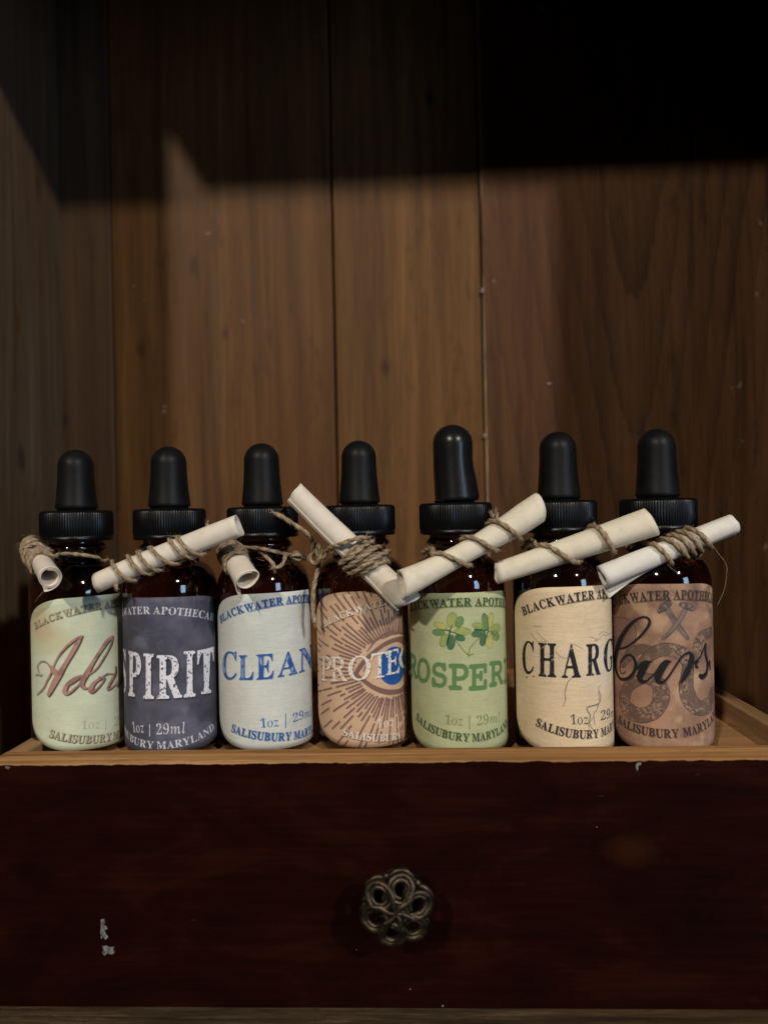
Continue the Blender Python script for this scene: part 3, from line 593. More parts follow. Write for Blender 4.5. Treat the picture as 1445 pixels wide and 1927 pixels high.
# ---- 6: cream, black capitals, cracks
def art6(s):
    paper(s, (226, 202, 168), 43, .05, .05); c = s.P(1010, 900); d = np.hypot(s.xx-c[0], s.yy-c[1])/(14*K); s.paint(np.clip(.8-d, 0, 1), (228, 226, 216), .7)  # pale pool of window light painted into the label's right side
    m = s.mask(); S = lambda p, w_: s.stroke(m, p, w_)
    for p in ([(215, 570), (270, 650), (300, 672), (370, 668), (402, 692)], [(280, 560), (330, 620), (392, 672)], [(480, 770), (520, 820), (592, 852)], [(640, 690), (690, 705), (772, 745)], [(850, 620), (915, 640), (900, 662), (950, 640), (985, 595), (1030, 602), (1080, 556)], [(940, 600), (985, 565), (1042, 578)], [(245, 500), (330, 512)]): S(p, 5.5)
    s.paint(blur(m, 1), (120, 108, 96), .8); m = s.mask(); S = lambda p, w_: s.stroke(m, p, w_)
    S([(650, 1060), (610, 1110), (582, 1215), (588, 1290), (560, 1362)], [5, 7, 8, 7, 4])
    for p, w_ in (([(960, 1130), (940, 1180), (962, 1260), (940, 1330), (830, 1368), (820, 1402), (852, 1460), (838, 1530), (882, 1612)], [4, 6, 9, 11, 11, 11, 11, 10, 6]), ([(940, 1330), (920, 1400), (890, 1440), (900, 1560)], [10, 8, 8, 6]), ([(835, 1535), (885, 1480)], [9, 6]), ([(820, 1540), (848, 1602)], [8, 5]), ([(940, 1200), (948, 1300)], [6, 6])): S(p, w_)
    s.paint(m, (92, 88, 86), .9)
    bk = (34, 36, 42)
    band_texts(s, ((140, 895, 925), [(160, 382), (400, 305), (600, 256), (895, 212), (1060, 200)], 80), ((270, 940, 970), [(290, 1570), (480, 1660), (680, 1705), (880, 1692), (1080, 1620)], 78), bk, (140, 126, 108), ((64, 62, 62), .95, (645, 828, 1556, 1550, 100), None, (965, 1120, 1512, 1472, 96)), shop=.4)
    m = s.mask(); f, o_ = 'serif', .006
    word(s, m, f, [('C', 130, 252, 1005, 1025, 662, 658), ('H', 298, 490, 1038, 1052, 680, 690), ('A', 548, 752, 1058, 1052, 695, 695), ('R', 808, 962, 1038, 1022, 700, 682), ('G', 995, 1086, 1008, 975, 655, 615)], o_)
    zb, zt = s.P(548, 1058)[1], s.P(548, 695)[1]; x0 = deg2x(s, 82); letter(s, m, 'E', f, ((x0, zb), (x0+3.8*K, zb), (x0, zt), (x0+3.8*K, zt)), o_)
    m = rough_edge(s, m, 45, 8, .35); v = np.abs(vnoise(s.H, s.W, 46, 3, 1, 46)-.5); s.paint(m*sstep(.006, .022, v+.012*vnoise(s.H, s.W, 60, 2, 1, 47)), bk)
    m = s.mask(); s.ell(m, (178, 1050), 6, 7); s.ell(m, (248, 1040), 7, 9); s.paint(m, (84, 66, 50))
# ---- 7: rosy tan, nails and coiled snake, black script
def art7(s):
    paper(s, (160, 125, 104), 53, .22, .04); s.paint(sstep(.5, .75, vnoise(s.H, s.W, 120, 5, 1, 54)), (116, 86, 78), .8); s.paint(sstep(.58, .8, vnoise(s.H, s.W, 90, 4, 1, 55)), (204, 172, 136), .6); s.paint(sstep(-70, -95, (s.xx/(RB*1000*K)*180/PI+s.a0)), (120, 88, 76), .35)
    n = vnoise(s.H, s.W, 7, 3, 1, 56); n2 = vnoise(s.H, s.W, 40, 3, 1, 57)
    def coil(pts, wd, inner=None, dark=.0):
        m = s.mask(); s.stroke(m, pts, wd)
        if inner: mi = s.mask(); s.ell(mi, *inner); m = m*(1-mi)
        e = np.clip(m-sstep(.5, 1.0, blur(m, 5)), 0, 1)
        s.paint(m, (118, 95, 84), .72); s.paint(m*sstep(.46, .62, n)*sstep(.4, .6, n2), (196, 164, 134), .5); s.paint(m*sstep(.54, .68, 1-n)*sstep(.3, .55, n2), (74, 60, 56), .6); s.paint(blur(m, 1)*sstep(.4, .75, 1-n2), (92, 74, 68), .5); s.paint(e, (66, 52, 48), .75)
    m = s.mask(); s.ell(m, (110, 580), 190, 175); s.paint(m, (128, 98, 90), .75); s.paint(np.clip(m-sstep(.5, 1., blur(m, 5)), 0, 1), (66, 52, 50), .8)
    coil([(150, 900), (230, 800), (360, 745), (480, 760)], [90, 100, 90, 60])
    coil([(330, 930), (420, 830), (560, 760), (700, 765), (810, 830), (850, 920), (830, 1040), (790, 1120)], [70, 110, 130, 130, 140, 130, 110, 90])
    m = s.mask()
    coil([(360, 1045), (520, 1110), (560, 1260), (480, 1400), (340, 1450), (200, 1390), (165, 1260), (240, 1130), (360, 1060)], [100, 140, 160, 165, 165, 170, 150, 120, 100], ((350, 1262), 118, 112))
    coil([(1090, 560), (990, 620), (945, 740), (950, 850)], [90, 110, 110, 90]); coil([(850, 920), (835, 1080), (835, 1200), (890, 1320), (990, 1370), (1080, 1330), (1095, 1200)], [120, 140, 160, 170, 170, 150, 80], ((990, 1120), 74, 178))
    for pts, wd in (([(630, 330), (690, 430), (770, 540), (838, 632)], [58, 56, 50, 40]), ([(815, 330), (760, 430), (670, 550), (582, 640)], [54, 52, 46, 30])):
        m = s.mask(); s.stroke(m, pts, wd); e = np.clip(m-sstep(.5, 1., blur(m, 4)), 0, 1); s.paint(m, (128, 112, 106), .95); s.paint(shift(m, 8, 0)*m*sstep(.3, .7, n2), (88, 76, 74), .8); s.paint(e, (64, 54, 52), .9)
    for pts, wd in (([(540, 345), (585, 305), (640, 262)], [44, 74, 62]), ([(775, 275), (830, 288), (890, 322)], [46, 66, 48])):
        m = s.mask(); s.stroke(m, pts, wd); s.paint(m, (96, 82, 80)); s.paint(m*sstep(.5, .7, vnoise(s.H, s.W, 16, 3, 1, 58)), (150, 134, 126), .7); s.paint(np.clip(m-sstep(.5, 1., blur(m, 4)), 0, 1), (58, 48, 48), .9)
    bk = (58, 50, 48)
    band_texts(s, ((20, 655, 690), [(60, 288), (320, 250), (655, 208), (1070, 240)], 84), ((105, 750, 800), [(112, 1540), (300, 1628), (500, 1690), (700, 1702), (850, 1672), (1070, 1568)], 78), bk, (128, 100, 90), None, shop=.5)
    m = s.mask(); S = lambda p, w_: s.stroke(m, p, w_)
    S([(110, 745), (190, 725), (290, 655), (390, 550), (435, 465), (410, 415), (345, 412), (255, 465), (155, 590), (95, 730), (72, 870), (85, 990), (130, 1065), (200, 1062), (265, 1000), (288, 905), (250, 825), (190, 818), (135, 885), (120, 970), (150, 1010), (185, 985)],
      [16, 18, 20, 24, 26, 22, 20, 30, 52, 66, 60, 40, 30, 30, 34, 34, 26, 20, 14, 12, 10, 8])
    S([(300, 965), (350, 915), (400, 890), (460, 885)], [14, 40, 34, 10]); S([(425, 895), (360, 975), (330, 1050), (355, 1095), (410, 1085), (490, 1010), (570, 900), (615, 872)], [30, 66, 62, 40, 18, 16, 18, 20])
    S([(655, 878), (600, 905), (540, 1000), (520, 1070), (550, 1108), (600, 1085), (660, 1010), (730, 900), (800, 812), (862, 785)], [16, 60, 66, 56, 36, 22, 18, 18, 20, 26])
    S([(862, 785), (885, 830), (868, 920), (820, 1020), (772, 1105)], [26, 52, 60, 56, 18]); S([(880, 910), (920, 890), (960, 850), (1000, 770), (1032, 690)], [14, 26, 16, 16, 18]); S([(1035, 690), (1030, 790), (1052, 900), (1042, 1000), (1000, 1045), (975, 1035)], [20, 34, 40, 40, 52, 44]); S([(958, 850), (930, 925), (945, 945)], [14, 28, 26]); S([(1060, 940), (1075, 880), (1080, 960)], [14, 30, 30])
    s.mul(blur(shift(m, 3, -3), 3), (.72, .70, .70)); s.paint(m, (28, 27, 28), .96)
CROPS = [((50, 1100), 5.84), ((220, 1110), 6.02), ((400, 1090), 5.67), ((585, 1090), 5.67), ((765, 1100), 5.84), ((960, 1090), 5.67), ((1145, 1090), 5.67)]
def label_mat(i, s):
    im = bpy.data.images.new('label_print_%s' % 'abcdefg'[i], s.W, s.H); px = np.ones((s.H, s.W, 4), np.float32); px[..., :3] = np.clip(blur(s.img, 1), 0, 1)
    im.pixels.foreach_set(px.ravel()); im.pack()
    t = NT('printed_label_paper'); ti = t.n('ShaderNodeTexImage', image=im, extension='EXTEND', interpolation='Cubic')
    u = t.n('ShaderNodeUVMap'); u.uv_map = 'uv'; t.link(u.outputs[0], ti.inputs[0])
    wv = t.noise(t.mapv(u.outputs[0], (60, 900, 1)), 1.0, 3, .6); w2 = t.noise(t.mapv(u.outputs[0], (700, 90, 1)), 1.0, 3, .6); hh = t.math('ADD', wv, t.math('MULTIPLY', w2, .5))
    t.base(**{'Base Color': t.mix(.10, ti.outputs[0], t.ramp(hh, [(.45, (.1, .1, .1)), (1.0, (1, 1, 1))]), 'MULTIPLY'), 'Roughness': .72, 'Specular IOR Level': .25, 'Normal': t.bump(hh, .22, .00025)})
    return t.m
# ------------------------------------------------------------------ bottles
gl = NT('amber_glass'); gl.base(**{'Base Color': (.14, .042, .010), 'Roughness': .045, 'IOR': 1.5, 'Transmission Weight': 1.0, 'Coat Weight': .5, 'Coat Roughness': .06})
cp = NT('black_cap_plastic'); n_ = cp.noise(cp.coord(), 600, 4, .6); cp.base(**{'Base Color': (.003, .003, .0036), 'Roughness': cp.math('ADD', cp.math('MULTIPLY', n_, .16), .24), 'Specular IOR Level': .25})
rb = NT('black_rubber'); n_ = rb.noise(rb.coord(), 900, 5, .65); d_ = rb.noise(rb.coord(), 260, 4, .7); dust = rb.math('MULTIPLY', rb.rampf(rb.noise(rb.coord(), 1500, 2, .5), .74, .79), .10)
rb.base(**{'Base Color': rb.mix(dust, rb.ramp(d_, [(.35, (.0045, .0046, .005)), (.7, (.008, .0082, .0086))]), (.25, .23, .2)), 'Roughness': rb.math('ADD', rb.math('MULTIPLY', n_, .18), .36), 'Normal': rb.bump(n_, .08, .0003), 'Specular IOR Level': .16})
rb5 = NT('shiny_black_rubber'); n_ = rb5.noise(rb5.coord(), 900, 5, .65); rb5.base(**{'Base Color': (.0075, .0075, .008), 'Roughness': rb5.math('ADD', rb5.math('MULTIPLY', n_, .12), .22), 'Specular IOR Level': .3})
def arc(c, r, a0, a1, n): return [(c[0]+r[0]*math.cos(a), c[1]+r[1]*math.sin(a)) for a in np.linspace(a0, a1, n)]
BODY = [(0, .0010), (.0105, .0004), (.0122, 0)] + arc((.01243, .0030), (.0030, .0030), -PI/2, 0, 7) + [(.01543, .012), (.01543, .03), (.01543, .046), (.01543, .0528)] + arc((.0082, .0528), (.00723, .0098), .12, PI/2-.22, 12) + \
       [(.0090, .0634), (.0086, .0648), (.0086, .0660), (.0096, .0665), (.0099, .0672), (.0096, .0679), (.0088, .0684), (.0088, .0700), (.0100, .0706), (.0100, .0716), (.0092, .0722), (.0092, .078), (.0, .078)]
def smooth_prof(p): return p
CAPZ0, CAPZ1 = .0696, .0797
def label_edge(a, b):
    m = (b['le']+b['re'])/2; hf = (b['re']-b['le'])/2; p = abs(a-m)
    x = max(0.0, (p-(hf-58))/58.0)
    return .0012*(p/hf)**2+.0080*(1-math.sqrt(max(0, 1-min(1, x)**2.1)))
NAMES = [('amber dropper bottle with pale green label reading Adorn in rose script', art1), ('amber dropper bottle with dark slate label and chalky white word SPIRIT', art2), ('amber dropper bottle with pale grey label and blue letters CLEANS', art3), ('amber dropper bottle with kraft label showing a rayed blue eye', art4),
         ('amber dropper bottle with green clover label and dented tall black bulb', art5), ('amber dropper bottle with cream cracked label reading CHARG in black', art6), ('amber dropper bottle with tan label of nails, snake and black script', art7)]
GB = 'amber dropper bottles standing in a row in the drawer'
for i, b in enumerate(BOTTLES):
    root = empty('dropper_bottle', tuple(b['c'])); root.rotation_euler[2] = 0
    tag(root, NAMES[i][0], 'bottle', GB); b['root'] = root
    V, F = lathe(BODY, 72); obj('glass_body', V, F, gl.m, root)
    # screw cap with fine vertical ribs
    R = .01185; prof = [(.0098, CAPZ0+.0004), (R-.0005, CAPZ0), (R-.0001, CAPZ0+.0003), (R-.0001, CAPZ0+.0012), (R-.0003, CAPZ0+.0014), (R, CAPZ0+.0018), (R, CAPZ0+.005), (R, CAPZ1-.0011), (R-.0003, CAPZ1-.0004), (R-.0010, CAPZ1), (.0070, CAPZ1), (.0066, CAPZ1+.0002)]
    ph = random.random()
    V, F = lathe(prof, 352, lambda r, z, k, a: r-(.00026 if ((k//2) % 2) else 0) if (CAPZ0+.0016 < z < CAPZ1-.0002 and r > .0112) else r)
    o = obj('screw_cap', V, F, cp.m, root); o.rotation_euler[2] = ph
    # rubber bulb
    H = b['h']; z0 = CAPZ1+.0007; L = H-z0; s5 = i == 4
    rt = .0066 if s5 else .00585; rbs = .0077 if s5 else .0069
    prof = [(.0058, CAPZ1-.0002), (.0062, CAPZ1+.0001), (.0062, z0-.0001), (rbs-.0003, z0), (rbs, z0+.0004), (rbs-.0001, z0+.0012)]
    zt = H-rt
    for q in np.linspace(.08, 1, 9): prof.append((rt+(rbs-.0001-rt)*(1-q)**1.7, z0+.0012+(zt-z0-.0012)*q))
    prof += arc((0, zt), (rt, rt), .12, PI/2-.0001, 12)[:-1] + [(0, H)]
    V, F = lathe(prof, 56)
    if s5:   # squeezed a little on its right side, seated askew
        W = []
        for x, y, z in V:
            q = (z-z0)/L
            if q > 0:
                k = math.exp(-((q-.50)/.22)**2); z += .0010*(x/.0077)*(1-q)*.9 if q < .5 else 0
                r_ = math.hypot(x, y)
                if x < 0 and r_ > .0068: x *= 1+(.0068/r_-1)*(-x/r_)
                elif x > 0: x -= k*.0006*(x/.007)
                x -= .0008*q-.0002
            W.append((x, y, z))
        V = W
    obj('rubber_bulb', V, F, rb5.m if s5 else rb.m, root)
    # printed label wrapped round the glass
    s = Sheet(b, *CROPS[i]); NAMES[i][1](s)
    NC, NR = 150, 26; V = []; UVs = []; F = []; zb0, zt0 = .0026, .0513
    for c in range(NC+1):
        ang = b['le']+(b['re']-b['le'])*(.5-.5*math.cos(PI*c/NC)*(.75+.25*abs(math.cos(PI*c/NC)))); dd = label_edge(ang, b); za, zt_ = zb0+dd, zt0+b['up']-dd
        if zt_-za < .001: za = zt_ = (za+zt_)/2; za -= .0005; zt_ += .0005
        A = math.radians(ang)-b['face']
        for r in range(-1, NR+2):
            q = min(1, max(0, r/NR)); z = za+(zt_-za)*q; rad = RB+.00003 if 0 <= r <= NR else .01544
            V.append((rad*math.sin(A), -rad*math.cos(A), z)); UVs.append(((ang-s.a0)/(s.a1-s.a0), (z-LZ0)/(LZ1-LZ0)))
    M = NR+3
    for c in range(NC):
        for r in range(M-1): F.append((c*M+r, (c+1)*M+r, (c+1)*M+r+1, c*M+r+1))
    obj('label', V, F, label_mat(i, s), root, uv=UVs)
# ------------------------------------------------------------------ paper scrolls
def paper_mat(name, c0, c1, blot):
    t = NT(name); co = t.coord(); a = t.noise(co, 260, 5, .65); f = t.noise(co, 1400, 4, .7); l = t.noise(co, 60, 3, .5)
    c = t.ramp(a, [(.3, c0), (.7, c1)]); c = t.mix(t.math('MULTIPLY', t.rampf(a, .55, .75), blot), c, tuple(.62*v for v in c0)); c = t.mix(t.math('MULTIPLY', t.rampf(f, .58, .75), blot*.8), c, tuple(.55*v for v in c0))
    c = t.mix(t.math('MULTIPLY', t.rampf(l, .5, .75), .25), c, (c1[0], c1[1]*.9, c1[2]*.72))
    t.base(**{'Base Color': c, 'Roughness': .8, 'Specular IOR Level': .2, 'Normal': t.bump(t.math('ADD', a, t.math('MULTIPLY', f, .5)), .18, .0003)}); return t.m
pm_plain = paper_mat('ivory_paper', (.67, .59, .49), (.79, .71, .61), .10)
pm_spot = paper_mat('mottled_parchment', (.66, .585, .45), (.80, .73, .59), .38)
pm_white = paper_mat('white_paper', (.68, .64, .58), (.78, .74, .68), .06)
class Scroll:
    def __init__(s, A, B, rA, rB, bend=0.0):
        s.A, s.B = np.array(A), np.array(B); s.rA, s.rB = rA, rB; s.L = np.linalg.norm(s.B-s.A); s.d = (s.B-s.A)/s.L
        v = CAM-(s.A+s.B)/2; v /= np.linalg.norm(v); f = v-s.d*np.dot(v, s.d); s.F = f/np.linalg.norm(f); s.U = np.cross(s.F, s.d)
        if s.U[2] < 0: s.U = -s.U
        s.bend = bend
    def r(s, t): return s.rA+(s.rB-s.rA)*t if not callable(s.rA) else s.rA(t)
    def ax(s, t): return s.A+(s.B-s.A)*t+s.U*s.bend*(4*t*(1-t)-.5)
    def at(s, t, al, dr=0.0):   # al: 0 = top, pi/2 = towards the viewer, pi = underneath
        return s.ax(t)+(s.r(t)+dr)*(math.cos(al)*s.U+math.sin(al)*s.F)
    def build(s, mat, turns=2.4, pitch=.00045, al0=3.6, flapA=0.0, flapB=0.0, sgn=1, sq=0.0, tear=0.0, slantA=0.0, slantB=0.0, seed=0):
        V = []; F = []; ns = int(turns*40); nt = 30; th = .00019; g = np.random.default_rng(seed); w1, w2 = g.random(8)*6, g.random(8)*6
        def pt(k, j, inner):
            q = k/ns*turns*2*PI; al = al0+sgn*q; t = j/nt
            jag = .0022*math.sin(al*2.0+w1[0])+.0012*math.sin(al*5+w1[1])+.0012*math.sin(q*3.1+w1[2])
            tt = t + (1-t)*(jag+slantA*math.cos(al-.4)-.005*(q/6.28)*math.sin(w2[1])) + t*(jag+slantB*math.cos(al-.4)+.005*(q/6.28)*math.sin(w2[2]))
            rr = s.r(t)-pitch*q/(2*PI)
            lift = flapA*max(0, 1-t*2.6)**1.5+flapB*max(0, t*2.6-1.6)**1.5
            rr += lift*max(0, 1-q/1.25)**2
            rr *= 1+.020*math.sin(al*2+w1[3]+t*2)+.012*math.sin(al*3+w1[4]-t*5)+.010*math.sin(t*11+w1[5]+al)+.007*math.sin(al*7+w1[6]+t*3)
            if inner: rr -= th
            ca, sa = math.cos(al), math.sin(al)
            base = s.ax(tt)
            return base+rr*((1+sq)*ca*s.U*(1+tear*max(0, ca)**2)+(1-sq)*sa*s.F)
        idx = {}
        for inner in (0, 1):
            for k in range(ns+1):
                for j in range(nt+1): idx[(inner, k, j)] = len(V); V.append(pt(k, j, inner))
        for k in range(ns):
            for j in range(nt):
                F.append((idx[0, k, j], idx[0, k+1, j], idx[0, k+1, j+1], idx[0, k, j+1])); F.append((idx[1, k, j], idx[1, k, j+1], idx[1, k+1, j+1], idx[1, k+1, j]))
            F.append((idx[0, k, 0], idx[1, k, 0], idx[1, k+1, 0], idx[0, k+1, 0])); F.append((idx[0, k, nt], idx[0, k+1, nt], idx[1, k+1, nt], idx[1, k, nt]))
        for j in range(nt): F.append((idx[0, 0, j], idx[0, 0, j+1], idx[1, 0, j+1], idx[1, 0, j])); F.append((idx[0, ns, j], idx[1, ns, j], idx[1, ns, j+1], idx[0, ns, j+1]))
        return obj('paper_scroll', V, F, mat)
def E(x, y, Y): return atY(x, y, Y)
S1 = Scroll(E(94, 1087, .2290), E(56, 1022, .2620), .0036, .0025)
S2 = Scroll(E(181, 1097, .2350), E(450, 988, .2325), .0032, .0035, .0003)
S3 = Scroll(E(464, 1092, .2290), E(430, 1036, .2500), .0033, .0031)
S4 = Scroll(E(554, 928, .2370), E(768, 1133, .2370), .0037, .0043, -.0003)
S5 = Scroll(E(756, 1104, .2265), E(1016, 958, .2350), .0040, .0036, -.0008)
S5.rA = lambda t: .0045-.0014*math.sin(PI*min(1, t*1.15))**1.0*.8+.0002*t
S6 = Scroll(E(934, 1080, .2350), E(1226, 983, .2335), .0034, .0043)
S6.rA = lambda t: .0032+.0015*t
S7 = Scroll(E(1133, 1086, .2340), E(1380, 986, .2370), .0037, .0033)
GS = 'paper scrolls tied to the bottle necks'
o1 = S1.build(pm_plain, 2.6, .00042, al0=3.9, flapA=.0010, sgn=1, seed=1); tag(o1, 'short ivory scroll under thick twine, end-on beside the Adorn bottle', 'scroll', GS)
o2 = S2.build(pm_plain, 2.3, .00040, al0=5.2, seed=2, slantA=.01); tag(o2, 'ivory paper scroll wrapped six times, across the slate SPIRIT bottle', 'scroll', GS)
o3 = S3.build(pm_plain, 1.55, .00045, al0=4.1, flapA=.0032, sgn=-1, sq=.12, tear=.25, seed=3); tag(o3, 'stubby ivory scroll with teardrop opening, on the blue lettered bottle', 'scroll', GS)
o4 = S4.build(pm_plain, 2.2, .00045, al0=2.4, flapB=.0012, seed=4, slantA=-.012, slantB=.03); tag(o4, 'ivory scroll sloping down to the right, across the blue eye bottle', 'scroll', GS)
o5 = S5.build(pm_spot, 2.2, .00040, al0=3.7, flapA=.0008, seed=5, slantA=.03, slantB=.025); tag(o5, 'speckled parchment scroll rising to the right above the clover label', 'scroll', GS)
o6 = S6.build(pm_spot, 2.2, .00040, al0=-.35, flapA=.0004, seed=6, slantA=.012, slantB=-.012); tag(o6, 'mottled grey parchment scroll with two wraps, above the CHARG label', 'scroll', GS)
o7 = S7.build(pm_white, 2.3, .00045, al0=3.5, flapA=.0034, seed=7); tag(o7, 'whitest paper scroll with open lower end, across the rightmost bottle', 'scroll', GS)
# ------------------------------------------------------------------ jute twine
jt = NT('jute_twine'); co = jt.coord(); a = jt.noise(co, 900, 5, .7); l = jt.noise(co, 120, 3, .6)
c = jt.ramp(a, [(.30, (.15, .10, .058)), (.5, (.33, .245, .155)), (.72, (.54, .43, .30))]); c = jt.mix(jt.math('MULTIPLY', jt.rampf(l, .5, .7), .35), c, (.17, .12, .075))
jt.base(**{'Base Color': c, 'Roughness': .85, 'Specular IOR Level': .15, 'Normal': jt.bump(a, .6, .0003)})
def twine_mesh(paths, rad=.00060, hairs=230, seed=0, extra=()):
    """two twisted plies along every path, thin stray fibres round them"""
    V = []; F = []; g = np.random.default_rng(seed)
    for P in paths:
        P = catmull(P, 8); P, sl = resample(P, .00032)
        jit = np.cumsum(g.normal(0, 1, (len(P), 3)), 0); jit -= np.linspace(0, 1, len(P))[:, None]*jit[-1]; k = np.ones(15)/15
        jit = np.stack([np.convolve(jit[:, q], k, 'same') for q in range(3)], 1) if len(P) > 15 else jit*0; P = P+jit*.000012
        T, N, B = frames(P); tw = sl/.0068*2*PI + g.random()*6
        sw = 1+.16*np.sin(sl/.0061*6.28+g.random()*6)*np.sin(sl/.0173*6.28)
        fr = np.interp(sl, [0, .0010, sl[-1]-.0010, sl[-1]], [1.25, 1, 1, 1.25]) if len(sl) > 10 else 1
        for ply in range(2):
            ph = tw+ply*PI; C_ = P+(rad*.40)*(np.cos(ph)[:, None]*N+np.sin(ph)[:, None]*B)*np.reshape(fr, (-1, 1))
            tube(C_, rad*.72*sw*(.94+.12*g.random()), 7, V, F)
        for y_ in range(3):
            ph = tw*.62+y_*2.1+g.random(); C_ = P+(rad*.93)*(np.cos(ph)[:, None]*N+np.sin(ph)[:, None]*B); q0 = int(g.random()*max(1, len(P)*.3)); q1 = max(q0+8, int(len(P)*(.6+.4*g.random())))
            if q1 <= len(P): tube(C_[q0:q1:2], rad*.11, 4, V, F, cap=False)
        nh = int(hairs*sl[-1]/.1)
        for _ in range(nh):
            i = int(g.random()*(len(P)-1)); an = g.random()*6.28; nrm = math.cos(an)*N[i]+math.sin(an)*B[i]; ln = .0008+.0022*g.random()**2; tn = T[i]*(1 if g.random() < .5 else -1)
            p0 = P[i]+nrm*rad*.8; h = [p0, p0+tn*ln*.5+nrm*ln*.22+g.normal(0, .00012, 3), p0+tn*ln*.85+nrm*ln*(.25+.5*g.random())+g.normal(0, .0003, 3)]
            tube(catmull(h, 3), np.linspace(.000035, .000014, 7), 3, V, F, cap=False)
        for end, sg in ((0, -1), (len(P)-1, 1)):     # frayed ends
            for _ in range(14):
                d_ = T[end]*sg+g.normal(0, .35, 3); p0 = P[end]+g.normal(0, rad*.35, 3); h = [p0, p0+d_*.0006, p0+d_*.0011+g.normal(0, .0002, 3)]
                tube(catmull(h, 3), np.linspace(.00011, .00004, 7), 4, V, F, cap=False)
    for P, r_ in extra: tube(catmull(P, 8), r_, 4, V, F)
    return obj('twine', V, F, jt.m)
def wraps(S, spec, dr=.00066, n=7, start=0.0, end=None):
    """each (t0, t1): over the top at t0, down the near side to t1 underneath, then back up behind"""
    out = []
    for i, (t0, t1) in enumerate(spec):
        tn = spec[i+1][0] if i+1 < len(spec) else t1+.02
        for k in range(n): out.append(S.at(t0+(t1-t0)*(k/n), PI*k/n, dr))
        for k in range(n if i+1 < len(spec) else n//2): out.append(S.at(t1+(tn-t1)*k/n, PI+PI*k/n, dr))
    return out
def neck(b, a0, a1, z, n=10, r=.0096, dz=0.0):
    """arc round the neck; 0 deg faces the viewer, positive to the right"""
    c = b['c']; out = []
    for k in range(n+1):
        a = math.radians(a0+(a1-a0)*k/n); q = k/n; out.append(np.array([c[0]+r*math.sin(a), c[1]-r*math.cos(a), c[2]+z+dz*q]))
    return out
B_ = BOTTLES; GT = 'jute twines tying the scrolls to the bottles'
# 1
p = list(wraps(S1, [(.90-.07*k, .86-.07*k) for k in range(8)], .0006)); p2 = list(wraps(S1, [(.88-.12*k, .80-.12*k) for k in range(3)], .0011))
p3 = [S1.at(.34, 1.0, .0009), S1.at(.33, .2, .0012), E(112, 1043, .2440), E(135, 1042, .2475), E(160, 1045, .2485), E(185, 1050, .2515)] + neck(B_[0], 75, 275, .0625, 10, .0098) + [S1.at(.62, 2.2, .0012), S1.at(.55, 1.2, .0015), S1.at(.50, .3, .0012)]
tag(twine_mesh([p, p2, p3], seed=1, extra=[([E(83, 1112, .2275), E(74, 1122, .2275), E(66, 1133, .228)], .00005)]), 'jute twine coiled thickly on the end-on scroll, leftmost bottle', 'twine', GT)
# 2
tspec = [(.15, .25), (.26, .36), (.33, .43), (.41, .55), (.545, .66), (.60, .72)]
p = [S2.at(.13, 2.6, .0008)] + wraps(S2, tspec) + [E(395, 1030, .2420)] + neck(B_[1], 70, 250, .0640, 10) + [E(262, 1040, .2440), S2.at(.30, 4.2, .0012)]
tag(twine_mesh([p, [E(388, 1010, .2500), E(391, 996, .2530), E(389, 986, .2540)]], seed=2), 'jute twine in six spaced wraps on the scroll, SPIRIT bottle', 'twine', GT)
# 3
p = wraps(S3, [(.95-.10*k, .92-.10*k) for k in range(5)], .0007) + [S3.at(.47, 4.4, .0008), S3.at(.46, 5.6, .0010)]
p3 = [S3.at(.60, 1.6, .0016), S3.at(.58, .6, .0018), E(455, 1031, .2425), E(480, 1031, .2445), E(512, 1037, .2460), E(540, 1044, .2480), E(560, 1048, .2510)] + neck(B_[2], 75, 285, .0635, 9, .0099) + [S3.at(.85, 5.0, .0014), S3.at(.80, 6.0, .0016), S3.at(.76, 7.0, .0018)]
kn = [E(545, 1044, .2475), E(558, 1040, .2465), E(570, 1046, .2470), E(562, 1053, .2470), E(550, 1048, .2465), E(560, 1043, .2455), E(572, 1050, .2470)]
t1 = [E(492, 1043, .2455), E(502, 1049, .2440), E(513, 1060, .2430), E(516, 1069, .2430)]; t2 = [E(516, 1069, .2432), E(526, 1066, .2432), E(534, 1058, .2436), E(536, 1049, .2445)]
tag(twine_mesh([p, p3, kn, t1, t2], seed=3, extra=[([E(455, 1010, .236), E(450, 1022, .239), E(437, 1032, .241)], .00005), ([E(485, 1052, .243), E(498, 1056, .243)], .00005)]), 'jute twine with two frayed ends below the knot, blue lettered bottle', 'twine', GT)
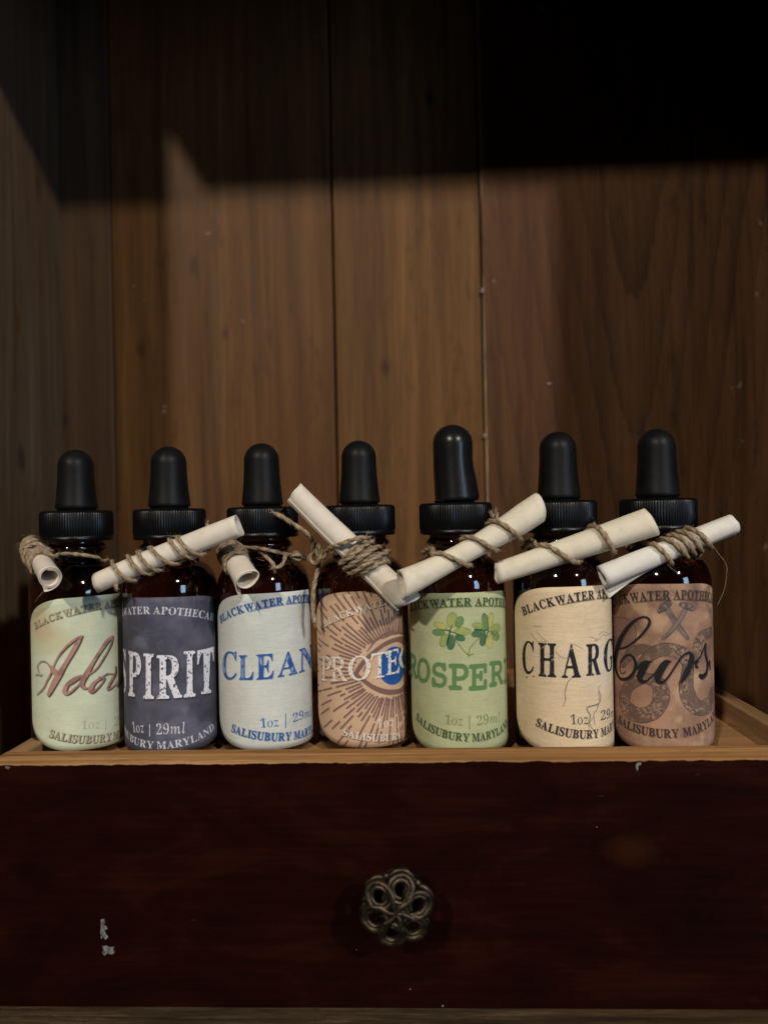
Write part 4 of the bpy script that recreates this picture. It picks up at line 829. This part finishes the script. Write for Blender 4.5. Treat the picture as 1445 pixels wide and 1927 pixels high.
# 4
loose = [E(518, 966, .2330), E(533, 974, .2335), E(550, 985, .2345), E(567, 996, .2360), E(580, 1006, .2380), E(588, 1022, .2410), E(590, 1040, .2430)]
kn = [E(590, 1040, .2430), E(583, 1052, .2430), E(592, 1060, .2420), E(604, 1048, .2405), E(602, 1030, .2410), E(594, 1026, .2430), E(598, 1042, .2415), E(608, 1052, .2410), E(614, 1036, .2395), E(622, 1030, .2370), E(640, 1025, .2325), E(665, 1015, .2305), E(690, 1011, .2310)]
tail = [E(598, 1052, .2425), E(599, 1066, .2440), E(594, 1090, .2440), E(589, 1120, .2435), E(589, 1150, .2430), E(592, 1172, .2430)]
w4 = [(.52, .52), (.55, .53), (.60, .545), (.66, .57), (.71, .60), (.735, .63)]
def wr4(S, spec, dr):
    out = []
    for i, (t0, t1) in enumerate(spec):
        tn = spec[i+1][0] if i+1 < len(spec) else t0
        for k in range(8): out.append(S.at(t0+(t1-t0)*k/8, PI*k/8, dr))
        for k in range(8): out.append(S.at(t1+(tn-t1)*k/8, PI+PI*k/8, dr))
    return out
p4 = wr4(S4, w4, .0007); p5 = wr4(S4, [(.575, .52), (.63, .56), (.69, .60)], .0020)
nk = neck(B_[3], -60, -300, .0640, 10)
tag(twine_mesh([loose, kn, tail, p4, p5, nk], seed=4, rad=.00070), 'jute twine in a thick knotted bundle with one long loose end', 'twine', GT)
# 5
p = [E(775+20, 1040, .2480), E(806, 1033, .2430), E(815, 1032, .2380)] + wraps(S5, [(.265, .44), (.48, .635), (.675, .80)]) + [E(930, 1030, .2440)] + neck(B_[4], 70, 200, .0640, 6)
end5 = [E(934, 992, .2440), E(931, 980, .2450), E(926, 968, .2450)]; e5 = [E(934, 990, .2430), E(936, 978, .2435), E(934, 966, .2440)]
tag(twine_mesh([p, end5, e5, neck(B_[4], -50, -170, .0640, 6)], seed=5, rad=.00070), 'jute twine in three slanting wraps on the scroll, clover bottle', 'twine', GT)
# 6
p = [E(985, 1030, .2450), E(998, 1017, .2410)] + wraps(S6, [(.30, .50), (.655, .72)]) + [E(1115, 1045, .2440)] + neck(B_[5], 60, 300, .0640, 9)
tag(twine_mesh([p], seed=6, rad=.00076), 'jute twine in two wide wraps on the scroll, CHARG bottle', 'twine', GT)
# 7
p = [E(1200, 1030, .2450), E(1212, 1019, .2400)] + wraps(S7, [(.395, .485), (.48, .61), (.565, .665), (.625, .715), (.68, .785)]) + [E(1310, 1050, .2440)] + neck(B_[6], 65, 290, .0640, 9)
th = ([E(1300, 1000, .2310), E(1318, 1008, .2310), E(1338, 1024, .2320), E(1352, 1042, .2330), E(1366, 1062, .2330), E(1367, 1085, .2330), E(1362, 1112, .2330), E(1350, 1139, .2330)], .000075)
tag(twine_mesh([p], seed=7, rad=.00070, extra=[th, ([E(1255, 1062, .231), E(1266, 1072, .231), E(1280, 1080, .232)], .00005)]), 'jute twine in five wraps with a hanging thread, rightmost bottle', 'twine', GT)
